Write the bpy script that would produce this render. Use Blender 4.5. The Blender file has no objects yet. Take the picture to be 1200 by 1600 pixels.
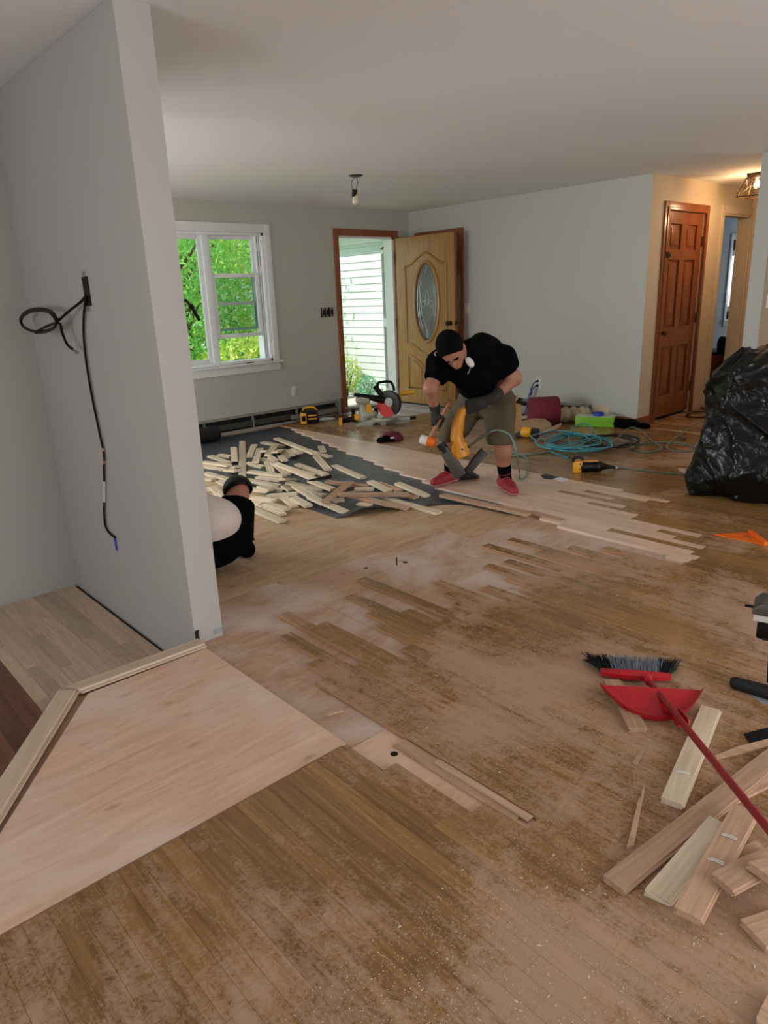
import bpy, bmesh, math, random
import numpy as np
from mathutils import Matrix, Vector
random.seed(7); RNG = np.random.default_rng(7)
SC = bpy.context.scene
COL = SC.collection

# ------------------------------------------------------------------ camera
CAM_H = 1.43046
FPX, YAW, PIT, ROL = 1104.0561, 0.7224, -0.2982, -0.0401
def _axes():
    cy, sy, cp, sp = math.cos(YAW), math.sin(YAW), math.cos(PIT), math.sin(PIT)
    F = np.array([sy*cp, cy*cp, sp]); r = np.array([cy, -sy, 0.0]); u = np.cross(r, F)
    c, s = math.cos(ROL), math.sin(ROL)
    return np.array([c*r+s*u, -s*r+c*u, F])
CM = _axes()
cam_d = bpy.data.cameras.new('camera'); cam = bpy.data.objects.new('camera', cam_d); COL.objects.link(cam)
cam_d.sensor_fit = 'VERTICAL'; cam_d.sensor_height = 24.0; cam_d.lens = FPX*24.0/1600.0
cam_d.clip_start = 0.05; cam_d.clip_end = 200
cam.matrix_world = Matrix(((CM[0][0], CM[1][0], -CM[2][0], 0), (CM[0][1], CM[1][1], -CM[2][1], 0),
                           (CM[0][2], CM[1][2], -CM[2][2], CAM_H), (0, 0, 0, 1)))
SC.camera = cam

# ------------------------------------------------------------------ world, sun, window daylight, exposure
SC.view_settings.view_transform = 'Standard'; SC.view_settings.look = 'None'
SC.view_settings.gamma = 1.0; SC.view_settings.use_curve_mapping = False
SC.view_settings.exposure = 0.34
world = bpy.data.worlds.new('sky'); SC.world = world; world.use_nodes = True
_bg = world.node_tree.nodes['Background']
_bg.inputs[0].default_value = (0.80, 0.90, 1.0, 1); _bg.inputs[1].default_value = 1.5
_sun = bpy.data.lights.new('sun', 'SUN'); _sun.energy = 3.6; _sun.angle = 0.02; _sun.color = (1.0, 0.95, 0.86)
sun = bpy.data.objects.new('sun', _sun); COL.objects.link(sun)
sun.rotation_euler = Vector((0.66, 0.0, -0.75)).to_track_quat('-Z', 'Y').to_euler()
def window_light(name, loc, direction, w, h, power, color):
    l = bpy.data.lights.new(name, 'AREA'); l.shape = 'RECTANGLE'; l.size = w; l.size_y = h; l.energy = power; l.color = color
    o = bpy.data.objects.new(name, l); COL.objects.link(o); o.location = loc
    o.rotation_euler = Vector(direction).to_track_quat('-Z', 'Z').to_euler()
    return o
# interior fill: area lamps standing for daylight in openings out of view
window_light('daylight_patio_door', (2.6, -2.56, 1.08), (0, 1, -0.05), 3.5, 2.05, 72, (1.0, 0.97, 0.94))
window_light('daylight_side_window', (-3.26, 1.4, 1.25), (1, 0, -0.05), 2.8, 1.5, 66, (0.88, 0.94, 1.0))
window_light('fill_living_front', (-0.45, 7.26, 1.30), (0, -1, 0.10), 2.3, 1.4, 150, (0.86, 0.94, 1.0))  # fill lamp in an opening added behind the partition to brighten the far room
window_light('fill_living_side', (-3.26, 5.75, 1.30), (1, 0, 0.18), 2.0, 1.4, 95, (0.90, 0.96, 1.0))  # another added fill lamp, in an unseen side opening of the living area
window_light('fill_bedroom', (14.95, 4.7, 1.42), (-1, 0, -0.05), 0.95, 1.2, 26, (0.94, 0.97, 1.0))  # added fill from a hidden side opening to lift the dark bedroom
window_light('daylight_kitchen_window', (8.56, 0.2, 1.45), (-1, 0, -0.05), 1.8, 1.1, 30, (1.0, 0.97, 0.93))

# ------------------------------------------------------------------ photograph geometry -> world
CE, YB, XR, YC = 2.441, 7.122, 6.906, 3.745
PA, PB, PY, ZS, YI = 1.226, 1.363, 2.6845, -0.170, 4.217
def _ray(x, y): return CM.T @ np.array([(x-600)/FPX, -(y-800)/FPX, 1.0])
_C0 = np.array([0, 0, CAM_H])
def fl(x, y, z=0.0): d = _ray(x, y); return _C0 + d*(z-CAM_H)/d[2]
def onX(x, y, X): d = _ray(x, y); return _C0 + d*X/d[0]
def onY(x, y, Y): d = _ray(x, y); return _C0 + d*Y/d[1]
def at(x, y, dist): d = _ray(x, y); return _C0 + d*dist/math.hypot(d[0], d[1])   # at a horizontal distance from the camera
def px(p):
    q = CM @ (np.asarray(p, float)-_C0); return 600+FPX*q[0]/q[2], 800-FPX*q[1]/q[2]

# ------------------------------------------------------------------ materials
def lin(c): return tuple((v/12.92 if v <= 0.04045 else ((v+0.055)/1.055)**2.4) for v in (x/255.0 for x in c))
class NT:
    def __init__(s, name):
        s.m = bpy.data.materials.new(name); s.m.use_nodes = True; s.t = s.m.node_tree
        s.b = s.t.nodes['Principled BSDF']; s.out = s.t.nodes['Material Output']
    def n(s, typ, **kw):
        nd = s.t.nodes.new(typ)
        for k, v in kw.items(): setattr(nd, k, v)
        return nd
    def l(s, a, b): s.t.links.new(a, b)
    def coord(s, kind, scale=(1, 1, 1), rot=(0, 0, 0)):
        if kind == 'pos': o = s.n('ShaderNodeNewGeometry').outputs['Position']
        else: o = s.n('ShaderNodeTexCoord').outputs['Object']
        mp = s.n('ShaderNodeMapping'); mp.inputs['Scale'].default_value = scale; mp.inputs['Rotation'].default_value = rot
        s.l(o, mp.inputs['Vector']); return mp.outputs['Vector']
    def noise(s, vec, scale, detail=3, rough=0.55, dist=0.0):
        nd = s.n('ShaderNodeTexNoise'); nd.inputs['Scale'].default_value = scale; nd.inputs['Detail'].default_value = detail
        nd.inputs['Roughness'].default_value = rough; nd.inputs['Distortion'].default_value = dist
        s.l(vec, nd.inputs['Vector']); return nd.outputs['Fac']
    def ramp(s, fac, stops):
        r = s.n('ShaderNodeValToRGB'); e = r.color_ramp.elements
        while len(e) < len(stops): e.new(0.5)
        for i, (p, c) in enumerate(stops):
            e[i].position = p; e[i].color = (*c, 1) if len(c) == 3 else c
        s.l(fac, r.inputs[0]); return r.outputs[0]
    def mix(s, fac, a, b, mode='MIX'):
        m = s.n('ShaderNodeMix', data_type='RGBA', blend_type=mode)
        for sock, v in ((m.inputs[0], fac), (m.inputs[6], a), (m.inputs[7], b)):
            if isinstance(v, (int, float)): sock.default_value = v
            elif isinstance(v, tuple): sock.default_value = (*v, 1) if len(v) == 3 else v
            else: s.l(v, sock)
        return m.outputs[2]
    def math(s, op, a, b=0.0, c=0.0):
        m = s.n('ShaderNodeMath', operation=op)
        for i, v in enumerate((a, b, c)):
            if isinstance(v, (int, float)): m.inputs[i].default_value = v
            else: s.l(v, m.inputs[i])
        return m.outputs[0]
    def color(s, v): 
        if isinstance(v, tuple): s.b.inputs['Base Color'].default_value = (*v, 1)
        else: s.l(v, s.b.inputs['Base Color'])
    def rough(s, v):
        if isinstance(v, (int, float)): s.b.inputs['Roughness'].default_value = v
        else: s.l(v, s.b.inputs['Roughness'])
    def bump(s, h, strength=0.2, dist=0.002):
        b = s.n('ShaderNodeBump'); b.inputs['Strength'].default_value = strength; b.inputs['Distance'].default_value = dist
        s.l(h, b.inputs['Height']); s.l(b.outputs[0], s.b.inputs['Normal'])
M = {}
def plain(name, rgb, rough=0.5, metal=0.0, var=0.08, scale=18.0, bump=0.0, coat=0.0, kind='obj'):
    k = NT(name); c = lin(rgb); v = k.coord(kind)
    f = k.noise(v, scale, 4)
    lo = tuple(x*(1-var) for x in c); hi = tuple(min(1, x*(1+var)) for x in c)
    k.color(k.ramp(f, [(0.3, lo), (0.7, hi)])); k.rough(rough); k.b.inputs['Metallic'].default_value = metal
    if bump: k.bump(k.noise(v, scale*3, 4), bump)
    if coat: k.b.inputs['Coat Weight'].default_value = coat
    M[name] = k.m; return k.m
plain('wall_paint', (182, 178, 172), 0.75, var=0.015, scale=1.2, bump=0.03, kind='pos')
plain('wall_paint_main', (186, 185, 174), 0.75, var=0.015, scale=1.2, bump=0.03, kind='pos')
plain('ceiling_paint', (226, 226, 225), 0.85, var=0.012, scale=1.0, bump=0.03, kind='pos')
plain('bedroom_paint', (168, 178, 186), 0.8, var=0.02, kind='pos')
plain('hall_paint', (205, 190, 165), 0.8, var=0.02, kind='pos')
plain('white_trim', (226, 228, 226), 0.4, var=0.02)
plain('white_vinyl', (232, 236, 236), 0.35, var=0.02)
plain('teal_sash', (150, 185, 182), 0.4)
plain('plastic_white', (216, 212, 202), 0.4)
plain('plastic_black', (7, 7, 8), 0.45)
M['plastic_black'].node_tree.nodes['Principled BSDF'].inputs['Specular IOR Level'].default_value = 0.25
plain('rubber_black', (20, 20, 20), 0.7)
plain('dark_metal', (48, 46, 44), 0.45, 0.6)
plain('steel', (170, 170, 168), 0.3, 0.9)
plain('aluminium', (150, 148, 140), 0.45, 0.6, var=0.15)
plain('heater_metal', (150, 148, 138), 0.5, 0.2, var=0.2, scale=9)
plain('heater_dark', (24, 23, 22), 0.8)
plain('heater_fins', (84, 84, 82), 0.5, 0.5, var=0.35, scale=60)
plain('yellow_plastic', (226, 160, 28), 0.45, var=0.06)
plain('nailer_yellow', (214, 140, 34), 0.4, var=0.06)
plain('magazine_grey', (92, 88, 82), 0.42, 0.4, var=0.12)
plain('saw_body', (168, 166, 150), 0.45, 0.3, var=0.08)
plain('red_plastic', (178, 22, 36), 0.35, var=0.08)
plain('dark_red_handle', (140, 26, 30), 0.4, var=0.08)
plain('saw_red', (196, 34, 26), 0.4)
plain('orange_plastic', (240, 110, 24), 0.4, var=0.05)
plain('bristle_grey', (128, 136, 148), 0.8, var=0.25, scale=120)
plain('bristle_black', (14, 14, 15), 0.8, var=0.2)
plain('cloth_black', (9, 9, 10), 1.0, var=0.2, scale=30)
M['cloth_black'].node_tree.nodes['Principled BSDF'].inputs['Specular IOR Level'].default_value = 0.05
plain('cloth_white', (214, 198, 192), 0.9, var=0.05, scale=12)
plain('khaki', (86, 74, 52), 0.9, var=0.18, scale=14)
plain('khaki_pouch', (150, 116, 74), 0.85, var=0.15)
plain('glove_grey', (40, 39, 36), 0.85, var=0.25, scale=40)
plain('skin', (168, 114, 92), 0.5, var=0.05, scale=20)
plain('hair', (9, 8, 8), 0.95, var=0.2)
M['hair'].node_tree.nodes['Principled BSDF'].inputs['Specular IOR Level'].default_value = 0.1
plain('shoe_red', (150, 36, 46), 0.6, var=0.2, scale=30)
plain('shoe_sole', (176, 120, 120), 0.7, var=0.1)
plain('mask_white', (225, 225, 222), 0.8)
plain('hose_teal', (62, 148, 160), 0.42, var=0.1)
plain('hose_green', (104, 132, 120), 0.45, var=0.1)
plain('hose_black', (34, 32, 30), 0.5, var=0.2)
plain('hose_brown', (72, 34, 26), 0.5)
plain('cord_blue', (52, 66, 140), 0.5)
plain('tape_blue', (34, 80, 190), 0.5)
plain('box_green', (128, 196, 40), 0.5, var=0.04)
plain('box_top', (206, 214, 190), 0.6, var=0.05)
plain('sandpaper', (122, 40, 54), 0.85, var=0.1, scale=80)
plain('cloth_beige', (206, 188, 160), 0.9, var=0.1, scale=20)
plain('cardboard', (190, 160, 126), 0.85, var=0.06)
plain('cap_red', (96, 20, 36), 0.7, var=0.15)
plain('paper_white', (228, 226, 230), 0.8, var=0.05)
plain('sheet_grey', (150, 156, 158), 0.5, var=0.1)
plain('sawdust', (196, 158, 132), 0.95, var=0.12, scale=50, kind='pos')
plain('dresser_wood', (150, 72, 30), 0.5, var=0.15)
plain('bronze', (70, 46, 26), 0.4, 0.7)
plain('brass_dark', (76, 60, 44), 0.35, 0.9)
plain('siding', (206, 216, 214), 0.6, var=0.02, kind='pos')
plain('roof_shingle', (120, 128, 138), 0.9, var=0.15, scale=30)
plain('concrete', (214, 208, 204), 0.9, var=0.06)
plain('grass', (106, 140, 60), 0.95, var=0.3, scale=8, kind='pos')
plain('bark', (92, 74, 56), 0.95, var=0.25, scale=12)
plain('terracotta', (150, 116, 96), 0.9)
plain('petal_red', (224, 60, 70), 0.6, var=0.2)
plain('tile', (206, 204, 212), 0.25, var=0.04, scale=6, kind='pos')
plain('grout', (160, 156, 156), 0.9)
plain('felt_roll', (16, 16, 17), 0.7)

def leafmat(name, a, b, c):
    k = NT(name); v = k.coord('pos'); f = k.noise(v, 2.2, 4)
    k.color(k.ramp(f, [(0.3, lin(a)), (0.52, lin(b)), (0.72, lin(c))])); k.rough(0.6)
    k.b.inputs['Subsurface Weight'].default_value = 0.0
    tr = k.n('ShaderNodeBsdfTranslucent'); ms = k.n('ShaderNodeMixShader'); ms.inputs[0].default_value = 0.4
    tr.inputs[0].default_value = (*lin(b), 1)
    k.l(k.b.outputs[0], ms.inputs[1]); k.l(tr.outputs[0], ms.inputs[2]); k.l(ms.outputs[0], k.out.inputs[0])
    M[name] = k.m
leafmat('leaf_green', (84, 150, 76), (132, 200, 92), (214, 226, 120))
leafmat('leaf_yellow', (140, 186, 80), (200, 220, 104), (238, 228, 150))
leafmat('leaf_blue', (96, 160, 130), (140, 196, 160), (176, 214, 180))

def glassmat():
    k = NT('window_glass'); t = k.n('ShaderNodeBsdfTransparent'); g = k.n('ShaderNodeBsdfGlossy'); g.inputs['Roughness'].default_value = 0.02
    t.inputs[0].default_value = (0.95, 0.98, 0.97, 1)
    fr = k.n('ShaderNodeFresnel'); fr.inputs[0].default_value = 1.45; ms = k.n('ShaderNodeMixShader')
    k.l(fr.outputs[0], ms.inputs[0]); k.l(t.outputs[0], ms.inputs[1]); k.l(g.outputs[0], ms.inputs[2]); k.l(ms.outputs[0], k.out.inputs[0])
    M['window_glass'] = k.m
    # leaded, pebbled door glass
    k = NT('leaded_glass'); v = k.coord('pos'); h = k.noise(v, 60, 3)
    k.color((0.75, 0.82, 0.8)); k.rough(0.08); k.b.inputs['Transmission Weight'].default_value = 0.85; k.b.inputs['IOR'].default_value = 1.2
    k.bump(h, 0.8, 0.006); M['leaded_glass'] = k.m
    k = NT('bulb_glass'); k.color(lin((216, 204, 176))); k.rough(0.25); k.b.inputs['Transmission Weight'].default_value = 0.15; M['bulb_glass'] = k.m
    k = NT('lamp_glow'); e = k.n('ShaderNodeEmission'); e.inputs[0].default_value = (1.0, 0.62, 0.30, 1); e.inputs[1].default_value = 5.0
    k.l(e.outputs[0], k.out.inputs[0]); M['lamp_glow'] = k.m
glassmat()

def woodmat(name, dark, light, rough=0.5, kind='obj', gscale=(55, 3.2, 55), contrast=(0.3, 0.7), randvar=0.25, coat=0.0):
    """Grain runs along local (or world) Y; each object gets its own tone."""
    k = NT(name)
    v = k.coord(kind, gscale)
    if kind == 'obj':
        rnd = k.n('ShaderNodeObjectInfo').outputs['Random']
        add = k.n('ShaderNodeVectorMath', operation='ADD'); k.l(v, add.inputs[0])
        cmb = k.n('ShaderNodeCombineXYZ'); k.l(k.math('MULTIPLY', rnd, 90.0), cmb.inputs[0]); k.l(k.math('MULTIPLY', rnd, 37.0), cmb.inputs[1])
        k.l(cmb.outputs[0], add.inputs[1]); v = add.outputs[0]
    else:
        at_ = k.n('ShaderNodeAttribute'); at_.attribute_name = 'tint'; rnd = at_.outputs['Fac']
        add = k.n('ShaderNodeVectorMath', operation='ADD'); k.l(v, add.inputs[0])
        cmb = k.n('ShaderNodeCombineXYZ'); k.l(k.math('MULTIPLY', rnd, 90.0), cmb.inputs[1]); k.l(cmb.outputs[0], add.inputs[1]); v = add.outputs[0]
    f = k.noise(v, 1.0, 5, 0.6, 0.6)
    col = k.ramp(f, [(contrast[0], lin(dark)), (contrast[1], lin(light))])
    hv = k.n('ShaderNodeHueSaturation'); k.l(col, hv.inputs['Color'])
    k.l(k.math('ADD', k.math('MULTIPLY', rnd, randvar), 1.0-randvar*0.5), hv.inputs['Value'])
    k.color(hv.outputs[0]); k.rough(rough)
    k.bump(f, 0.12, 0.001)
    if coat: k.b.inputs['Coat Weight'].default_value = coat; k.b.inputs['Coat Roughness'].default_value = 0.15
    M[name] = k.m; return k, hv.outputs[0], rnd, f
woodmat('oak_board', (208, 186, 154), (234, 216, 190), 0.6, 'obj')
woodmat('oak_used', (166, 130, 102), (206, 170, 142), 0.65, 'obj', contrast=(0.25, 0.75))
woodmat('oak_pale', (206, 188, 158), (228, 212, 186), 0.6, 'obj')
woodmat('door_oak', (146, 102, 50), (180, 136, 76), 0.42, 'obj', (40, 40, 2.4), randvar=0.0, coat=0.2)
woodmat('casing_red', (120, 62, 34), (156, 90, 54), 0.4, 'obj', (50, 50, 3), randvar=0.0, coat=0.2)
woodmat('pine_orange', (116, 58, 24), (150, 84, 40), 0.35, 'obj', (40, 40, 2.2), randvar=0.0, coat=0.3)
woodmat('mallet_wood', (130, 82, 56), (172, 122, 92), 0.5, 'obj', (60, 60, 8), randvar=0.0)
woodmat('new_floor', (206, 174, 150), (228, 200, 178), 0.32, 'pos', (60, 3.0, 60), randvar=0.22)
woodmat('left_floor', (178, 152, 126), (208, 184, 158), 0.38, 'pos', (60, 3.0, 60), randvar=0.30)
woodmat('raw_edge', (170, 124, 88), (200, 156, 116), 0.7, 'pos', (60, 3, 60), randvar=0.1)
woodmat('trim_pale', (196, 172, 146), (216, 194, 168), 0.5, 'obj', randvar=0.05)

def dusty(name, dark, light, dustc, amount, seed, gscale=(62, 2.6, 62), rough=0.42, randvar=0.36, spatial=True):
    k, col, rnd, f = woodmat(name, dark, light, rough, 'pos', gscale, randvar=randvar)
    p = k.coord('pos'); 
    off = k.n('ShaderNodeVectorMath', operation='ADD'); off.inputs[1].default_value = (seed, seed*1.7, 0); k.l(p, off.inputs[0]); p = off.outputs[0]
    big = k.noise(p, 1.1, 6, 0.62, 0.5)
    fine = k.noise(p, 20.0, 9, 0.85, 0.6)
    sm = k.n('ShaderNodeMapping'); sm.inputs['Rotation'].default_value = (0, 0, 0.9); sm.inputs['Scale'].default_value = (16, 2.5, 1); k.l(p, sm.inputs[0])
    sweep = k.noise(sm.outputs[0], 1.0, 5, 0.7, 1.2)
    a = k.math('ADD', k.math('MULTIPLY', big, 1.35), k.math('ADD', k.math('MULTIPLY', fine, 0.65), k.math('MULTIPLY', sweep, 0.45)))
    sp = k.n('ShaderNodeSeparateXYZ'); k.l(k.coord('pos'), sp.inputs[0])
    if spatial: dd = k.math('ADD', k.math('POWER', k.math('SUBTRACT', sp.outputs[0], 1.7), 2.0), k.math('MULTIPLY', k.math('POWER', k.math('SUBTRACT', sp.outputs[1], 0.35), 2.0), 3.0))
    if spatial: a = k.math('SUBTRACT', a, k.math('MINIMUM', k.math('MULTIPLY', dd, 0.016), 0.16))
    grit = k.noise(p, 95.0, 4, 0.7)
    a = k.math('ADD', a, k.math('MULTIPLY', k.math('SUBTRACT', grit, 0.5), 0.40))
    mask = k.ramp(k.math('MULTIPLY', a, 0.8), [(0.80*0.8-amount*0.8, (0, 0, 0)), (1.18*0.8-amount*0.8, (1, 1, 1))])
    spk = k.noise(p, 150.0, 2, 0.5); specks = k.ramp(spk, [(0.69, (0, 0, 0)), (0.73, (1, 1, 1))])
    m1 = k.math('MULTIPLY', mask, 0.70)
    c1 = k.mix(m1, col, lin(dustc))
    c2 = k.mix(k.math('MULTIPLY', specks, 0.55), c1, lin((206, 176, 150)))
    k.color(c2)
    k.rough(k.math('ADD', k.math('MULTIPLY', mask, 0.35), rough))
    return k
dusty('old_floor', (116, 80, 44), (166, 125, 78), (192, 158, 134), -0.28, 0.0, rough=0.24)
dusty('dark_floor', (92, 54, 36), (130, 82, 58), (176, 146, 128), -0.46, 5.0, (30, 1.6, 30), spatial=False)

def ply(name, a, b, dustc, amount, seed):
    k = NT(name); p = k.coord('pos', (1, 1, 1)); 
    off = k.n('ShaderNodeVectorMath', operation='ADD'); off.inputs[1].default_value = (seed, seed, 0); k.l(p, off.inputs[0]); p = off.outputs[0]
    mp = k.n('ShaderNodeMapping'); mp.inputs['Scale'].default_value = (1.2, 9, 1); k.l(p, mp.inputs[0])
    g = k.noise(mp.outputs[0], 2.2, 6, 0.6, 1.6)
    col = k.ramp(g, [(0.3, lin(a)), (0.7, lin(b))])
    big = k.noise(p, 2.0, 6, 0.65, 0.6)
    scuff = k.ramp(big, [(0.52-amount, (0, 0, 0)), (0.72-amount, (1, 1, 1))])
    col = k.mix(k.math('MULTIPLY', scuff, 0.65), col, lin(dustc))
    kn = k.n('ShaderNodeTexVoronoi', voronoi_dimensions='2D'); kn.inputs['Scale'].default_value = 3.4
    mk_ = k.n('ShaderNodeMapping'); mk_.inputs['Scale'].default_value = (0.8, 1.7, 1); k.l(p, mk_.inputs[0]); k.l(mk_.outputs[0], kn.inputs['Vector'])
    knots = k.ramp(kn.outputs['Distance'], [(0.02, (1, 1, 1)), (0.09, (0, 0, 0))])
    gate = k.ramp(k.noise(p, 3.1, 3), [(0.48, (0, 0, 0)), (0.60, (1, 1, 1))])
    col = k.mix(k.math('MULTIPLY', k.math('MULTIPLY', knots, gate), 0.5), col, lin((126, 84, 62)))
    k.color(col); k.rough(0.7); k.bump(g, 0.1, 0.002); M[name] = k.m
ply('plywood', (170, 136, 102), (202, 168, 132), (206, 184, 160), 0.03, 0.0)
ply('plywood_worn', (168, 132, 106), (198, 162, 134), (218, 204, 194), 0.07, 3.0)
ply('plywood_patch', (206, 166, 138), (230, 192, 164), (228, 206, 192), 0.08, 8.0)

def feltmat():
    k = NT('felt_paper'); p = k.coord('pos'); n1 = k.noise(p, 3.0, 5, 0.6, 0.8)
    k.color(k.ramp(n1, [(0.3, lin((46, 50, 58))), (0.7, lin((76, 82, 92)))])); k.rough(0.38)
    mp = k.n('ShaderNodeMapping'); mp.inputs['Scale'].default_value = (2, 9, 1); k.l(p, mp.inputs[0])
    k.bump(k.noise(mp.outputs[0], 3.0, 4, 0.6, 2.0), 0.6, 0.012); M['felt_paper'] = k.m
    k = NT('bag_plastic'); p = k.coord('pos'); 
    n1 = k.noise(p, 4.0, 3, 0.5, 2.5)
    k.color(lin((10, 12, 11))); k.rough(0.27); k.b.inputs['Specular IOR Level'].default_value = 0.32
    k.bump(n1, 0.5, 0.03); M['bag_plastic'] = k.m
feltmat()

# ------------------------------------------------------------------ mesh helpers
ORG = {}
def thing(name, label, cat, base=(0, 0, 0), group=None, kind=None):
    o = bpy.data.objects.new(name, None); COL.objects.link(o); o.location = base; o.empty_display_size = 0.05
    ORG[o.name] = np.array(base, float); tag(o, label, cat, group, kind); return o
def tag(o, label, cat, group=None, kind=None):
    if label: o['label'] = label
    if cat: o['category'] = cat
    if group: o['group'] = group
    if kind: o['kind'] = kind
    return o
class MB:
    def __init__(s): s.v = []; s.f = []
    def add(s, vs, fs):
        b = len(s.v); s.v.extend([tuple(float(c) for c in v) for v in vs]); s.f.extend([tuple(b+i for i in f) for f in fs]); return s
    def box(s, c, size, rot=None):
        hx, hy, hz = (x/2 for x in size)
        vs = [np.array(p) for p in ((-hx,-hy,-hz),(hx,-hy,-hz),(hx,hy,-hz),(-hx,hy,-hz),(-hx,-hy,hz),(hx,-hy,hz),(hx,hy,hz),(-hx,hy,hz))]
        if rot is not None: vs = [np.array(rot) @ v for v in vs]
        return s.add([v+np.array(c) for v in vs], [(0,3,2,1),(4,5,6,7),(0,1,5,4),(1,2,6,5),(2,3,7,6),(3,0,4,7)])
    def bb(s, x0, x1, y0, y1, z0, z1): return s.box(((x0+x1)/2, (y0+y1)/2, (z0+z1)/2), (abs(x1-x0), abs(y1-y0), abs(z1-z0)))
    def tube(s, pts, r, n=8, closed=False, caps=True):
        pts = [np.array(p, float) for p in pts]; m = len(pts)
        rs = r if hasattr(r, '__len__') else [r]*m
        up = None; rings = []
        for i, p in enumerate(pts):
            a = pts[(i-1) % m] if (closed or i > 0) else p; b = pts[(i+1) % m] if (closed or i < m-1) else p
            t = b-a; t = t/(np.linalg.norm(t)+1e-12)
            if up is None: up = np.array([0, 0, 1.0]) if abs(t[2]) < 0.9 else np.array([1.0, 0, 0])
            u = up-t*np.dot(up, t); u /= np.linalg.norm(u)+1e-12; w = np.cross(t, u); up = u
            rings.append([p+rs[i]*(math.cos(2*math.pi*k/n)*u+math.sin(2*math.pi*k/n)*w) for k in range(n)])
        vs = [v for R_ in rings for v in R_]; fs = []
        for i in range(m if closed else m-1):
            j = (i+1) % m
            for k in range(n): fs.append((i*n+k, i*n+(k+1) % n, j*n+(k+1) % n, j*n+k))
        if caps and not closed: fs.append(tuple(range(n-1, -1, -1))); fs.append(tuple((m-1)*n+k for k in range(n)))
        return s.add(vs, fs)
    def cyl(s, a, b, r0, r1=None, n=16): return s.tube([a, b], [r0, r0 if r1 is None else r1], n)
    def lathe(s, prof, c, axis=(0, 0, 1), n=24):
        ax = np.array(axis, float); ax /= np.linalg.norm(ax); t = np.array([1.0, 0, 0]) if abs(ax[0]) < 0.9 else np.array([0, 1.0, 0])
        u = t-ax*np.dot(t, ax); u /= np.linalg.norm(u); w = np.cross(ax, u); c = np.array(c, float); vs = []; fs = []; m = len(prof)
        for r, h in prof:
            for k in range(n): vs.append(c+ax*h+r*(math.cos(2*math.pi*k/n)*u+math.sin(2*math.pi*k/n)*w))
        for i in range(m-1):
            for k in range(n): fs.append((i*n+k, i*n+(k+1) % n, (i+1)*n+(k+1) % n, (i+1)*n+k))
        if prof[0][0] > 1e-5: fs.append(tuple(range(n-1, -1, -1)))
        if prof[-1][0] > 1e-5: fs.append(tuple((m-1)*n+k for k in range(n)))
        return s.add(vs, fs)
    def prism(s, poly, o, U, V, N):
        o, U, V, N = (np.array(x, float) for x in (o, U, V, N)); m = len(poly)
        vs = [o+U*a+V*b for a, b in poly]+[o+U*a+V*b+N for a, b in poly]
        fs = [tuple(range(m-1, -1, -1)), tuple(range(m, 2*m))]+[(i, (i+1) % m, m+(i+1) % m, m+i) for i in range(m)]
        return s.add(vs, fs)
    def build(s, name, mat, parent=None, base=None, smooth=False, bevel=0.0, angle=40, segs=2):
        return mk(name, s.v, s.f, mat, parent, base, smooth, bevel, angle, segs)
def mk(name, vs, fs, mat, parent=None, base=None, smooth=False, bevel=0.0, angle=40, segs=2, fix=True):
    o0 = ORG[parent.name] if parent is not None else (np.array(base, float) if base is not None else np.zeros(3))
    V = np.array(vs, float)-o0
    me = bpy.data.meshes.new(name); me.from_pydata(V.tolist(), [], [tuple(f) for f in fs])
    if fix:
        bm = bmesh.new(); bm.from_mesh(me); bmesh.ops.recalc_face_normals(bm, faces=bm.faces)
        if bevel:
            eg = [e for e in bm.edges if len(e.link_faces) == 2 and e.calc_face_angle(0) > 0.6]
            try: bmesh.ops.bevel(bm, geom=eg, offset=bevel, segments=segs, profile=0.6, affect='EDGES', clamp_overlap=True)
            except Exception: pass
        bm.to_mesh(me); bm.free()
    if smooth or bevel:
        me.shade_smooth(); me.set_sharp_from_angle(angle=math.radians(angle))
    me.materials.append(M[mat] if isinstance(mat, str) else mat)
    ob = bpy.data.objects.new(name, me); COL.objects.link(ob)
    if parent is not None: ob.parent = parent
    else: ob.location = o0
    ORG[ob.name] = o0
    return ob
def crv(pts, n=8, closed=False):
    """Catmull-Rom through points."""
    P = [np.array(p, float) for p in pts]; m = len(P); out = []
    rng = range(m) if closed else range(m-1)
    for i in rng:
        p0 = P[(i-1) % m] if closed or i > 0 else 2*P[0]-P[1]; p1 = P[i]; p2 = P[(i+1) % m]
        p3 = P[(i+2) % m] if closed or i+2 < m else 2*P[-1]-P[-2]
        for k in range(n):
            t = k/n; out.append(0.5*((2*p1)+(-p0+p2)*t+(2*p0-5*p1+4*p2-p3)*t*t+(-p0+3*p1-3*p2+p3)*t**3))
    if not closed: out.append(P[-1])
    return out
def rotz(a): c, s = math.cos(a), math.sin(a); return np.array([[c, -s, 0], [s, c, 0], [0, 0, 1.0]])
def frame(x, y, z): return np.array([x, y, z], float).T
def unit(v): v = np.array(v, float); return v/np.linalg.norm(v)

# ---- implicit surfaces (bodies, bag, soft things): smooth union meshed with surface nets
def smin(a, b, k): h = np.clip(0.5+0.5*(b-a)/k, 0, 1); return b*(1-h)+a*h-k*h*(1-h)
def s_cone(a, b, r0, r1):
    a, b = np.array(a, float), np.array(b, float); ab = b-a; L = np.dot(ab, ab)+1e-12
    def f(P): t = np.clip(((P-a)@ab)/L, 0, 1); return np.linalg.norm(P-a-t[..., None]*ab, axis=-1)-(r0+(r1-r0)*t)
    f.bb = (np.minimum(a-r0, b-r1), np.maximum(a+r0, b+r1)); return f
def s_ell(c, r, rot=None):
    c, r = np.array(c, float), np.array(r, float); R_ = np.eye(3) if rot is None else np.array(rot, float)
    def f(P):
        q = (P-c)@R_; k0 = np.linalg.norm(q/r, axis=-1); k1 = np.linalg.norm(q/(r*r), axis=-1)+1e-9; return k0*(k0-1)/k1
    m = r.max(); f.bb = (c-m, c+m); return f
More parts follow.
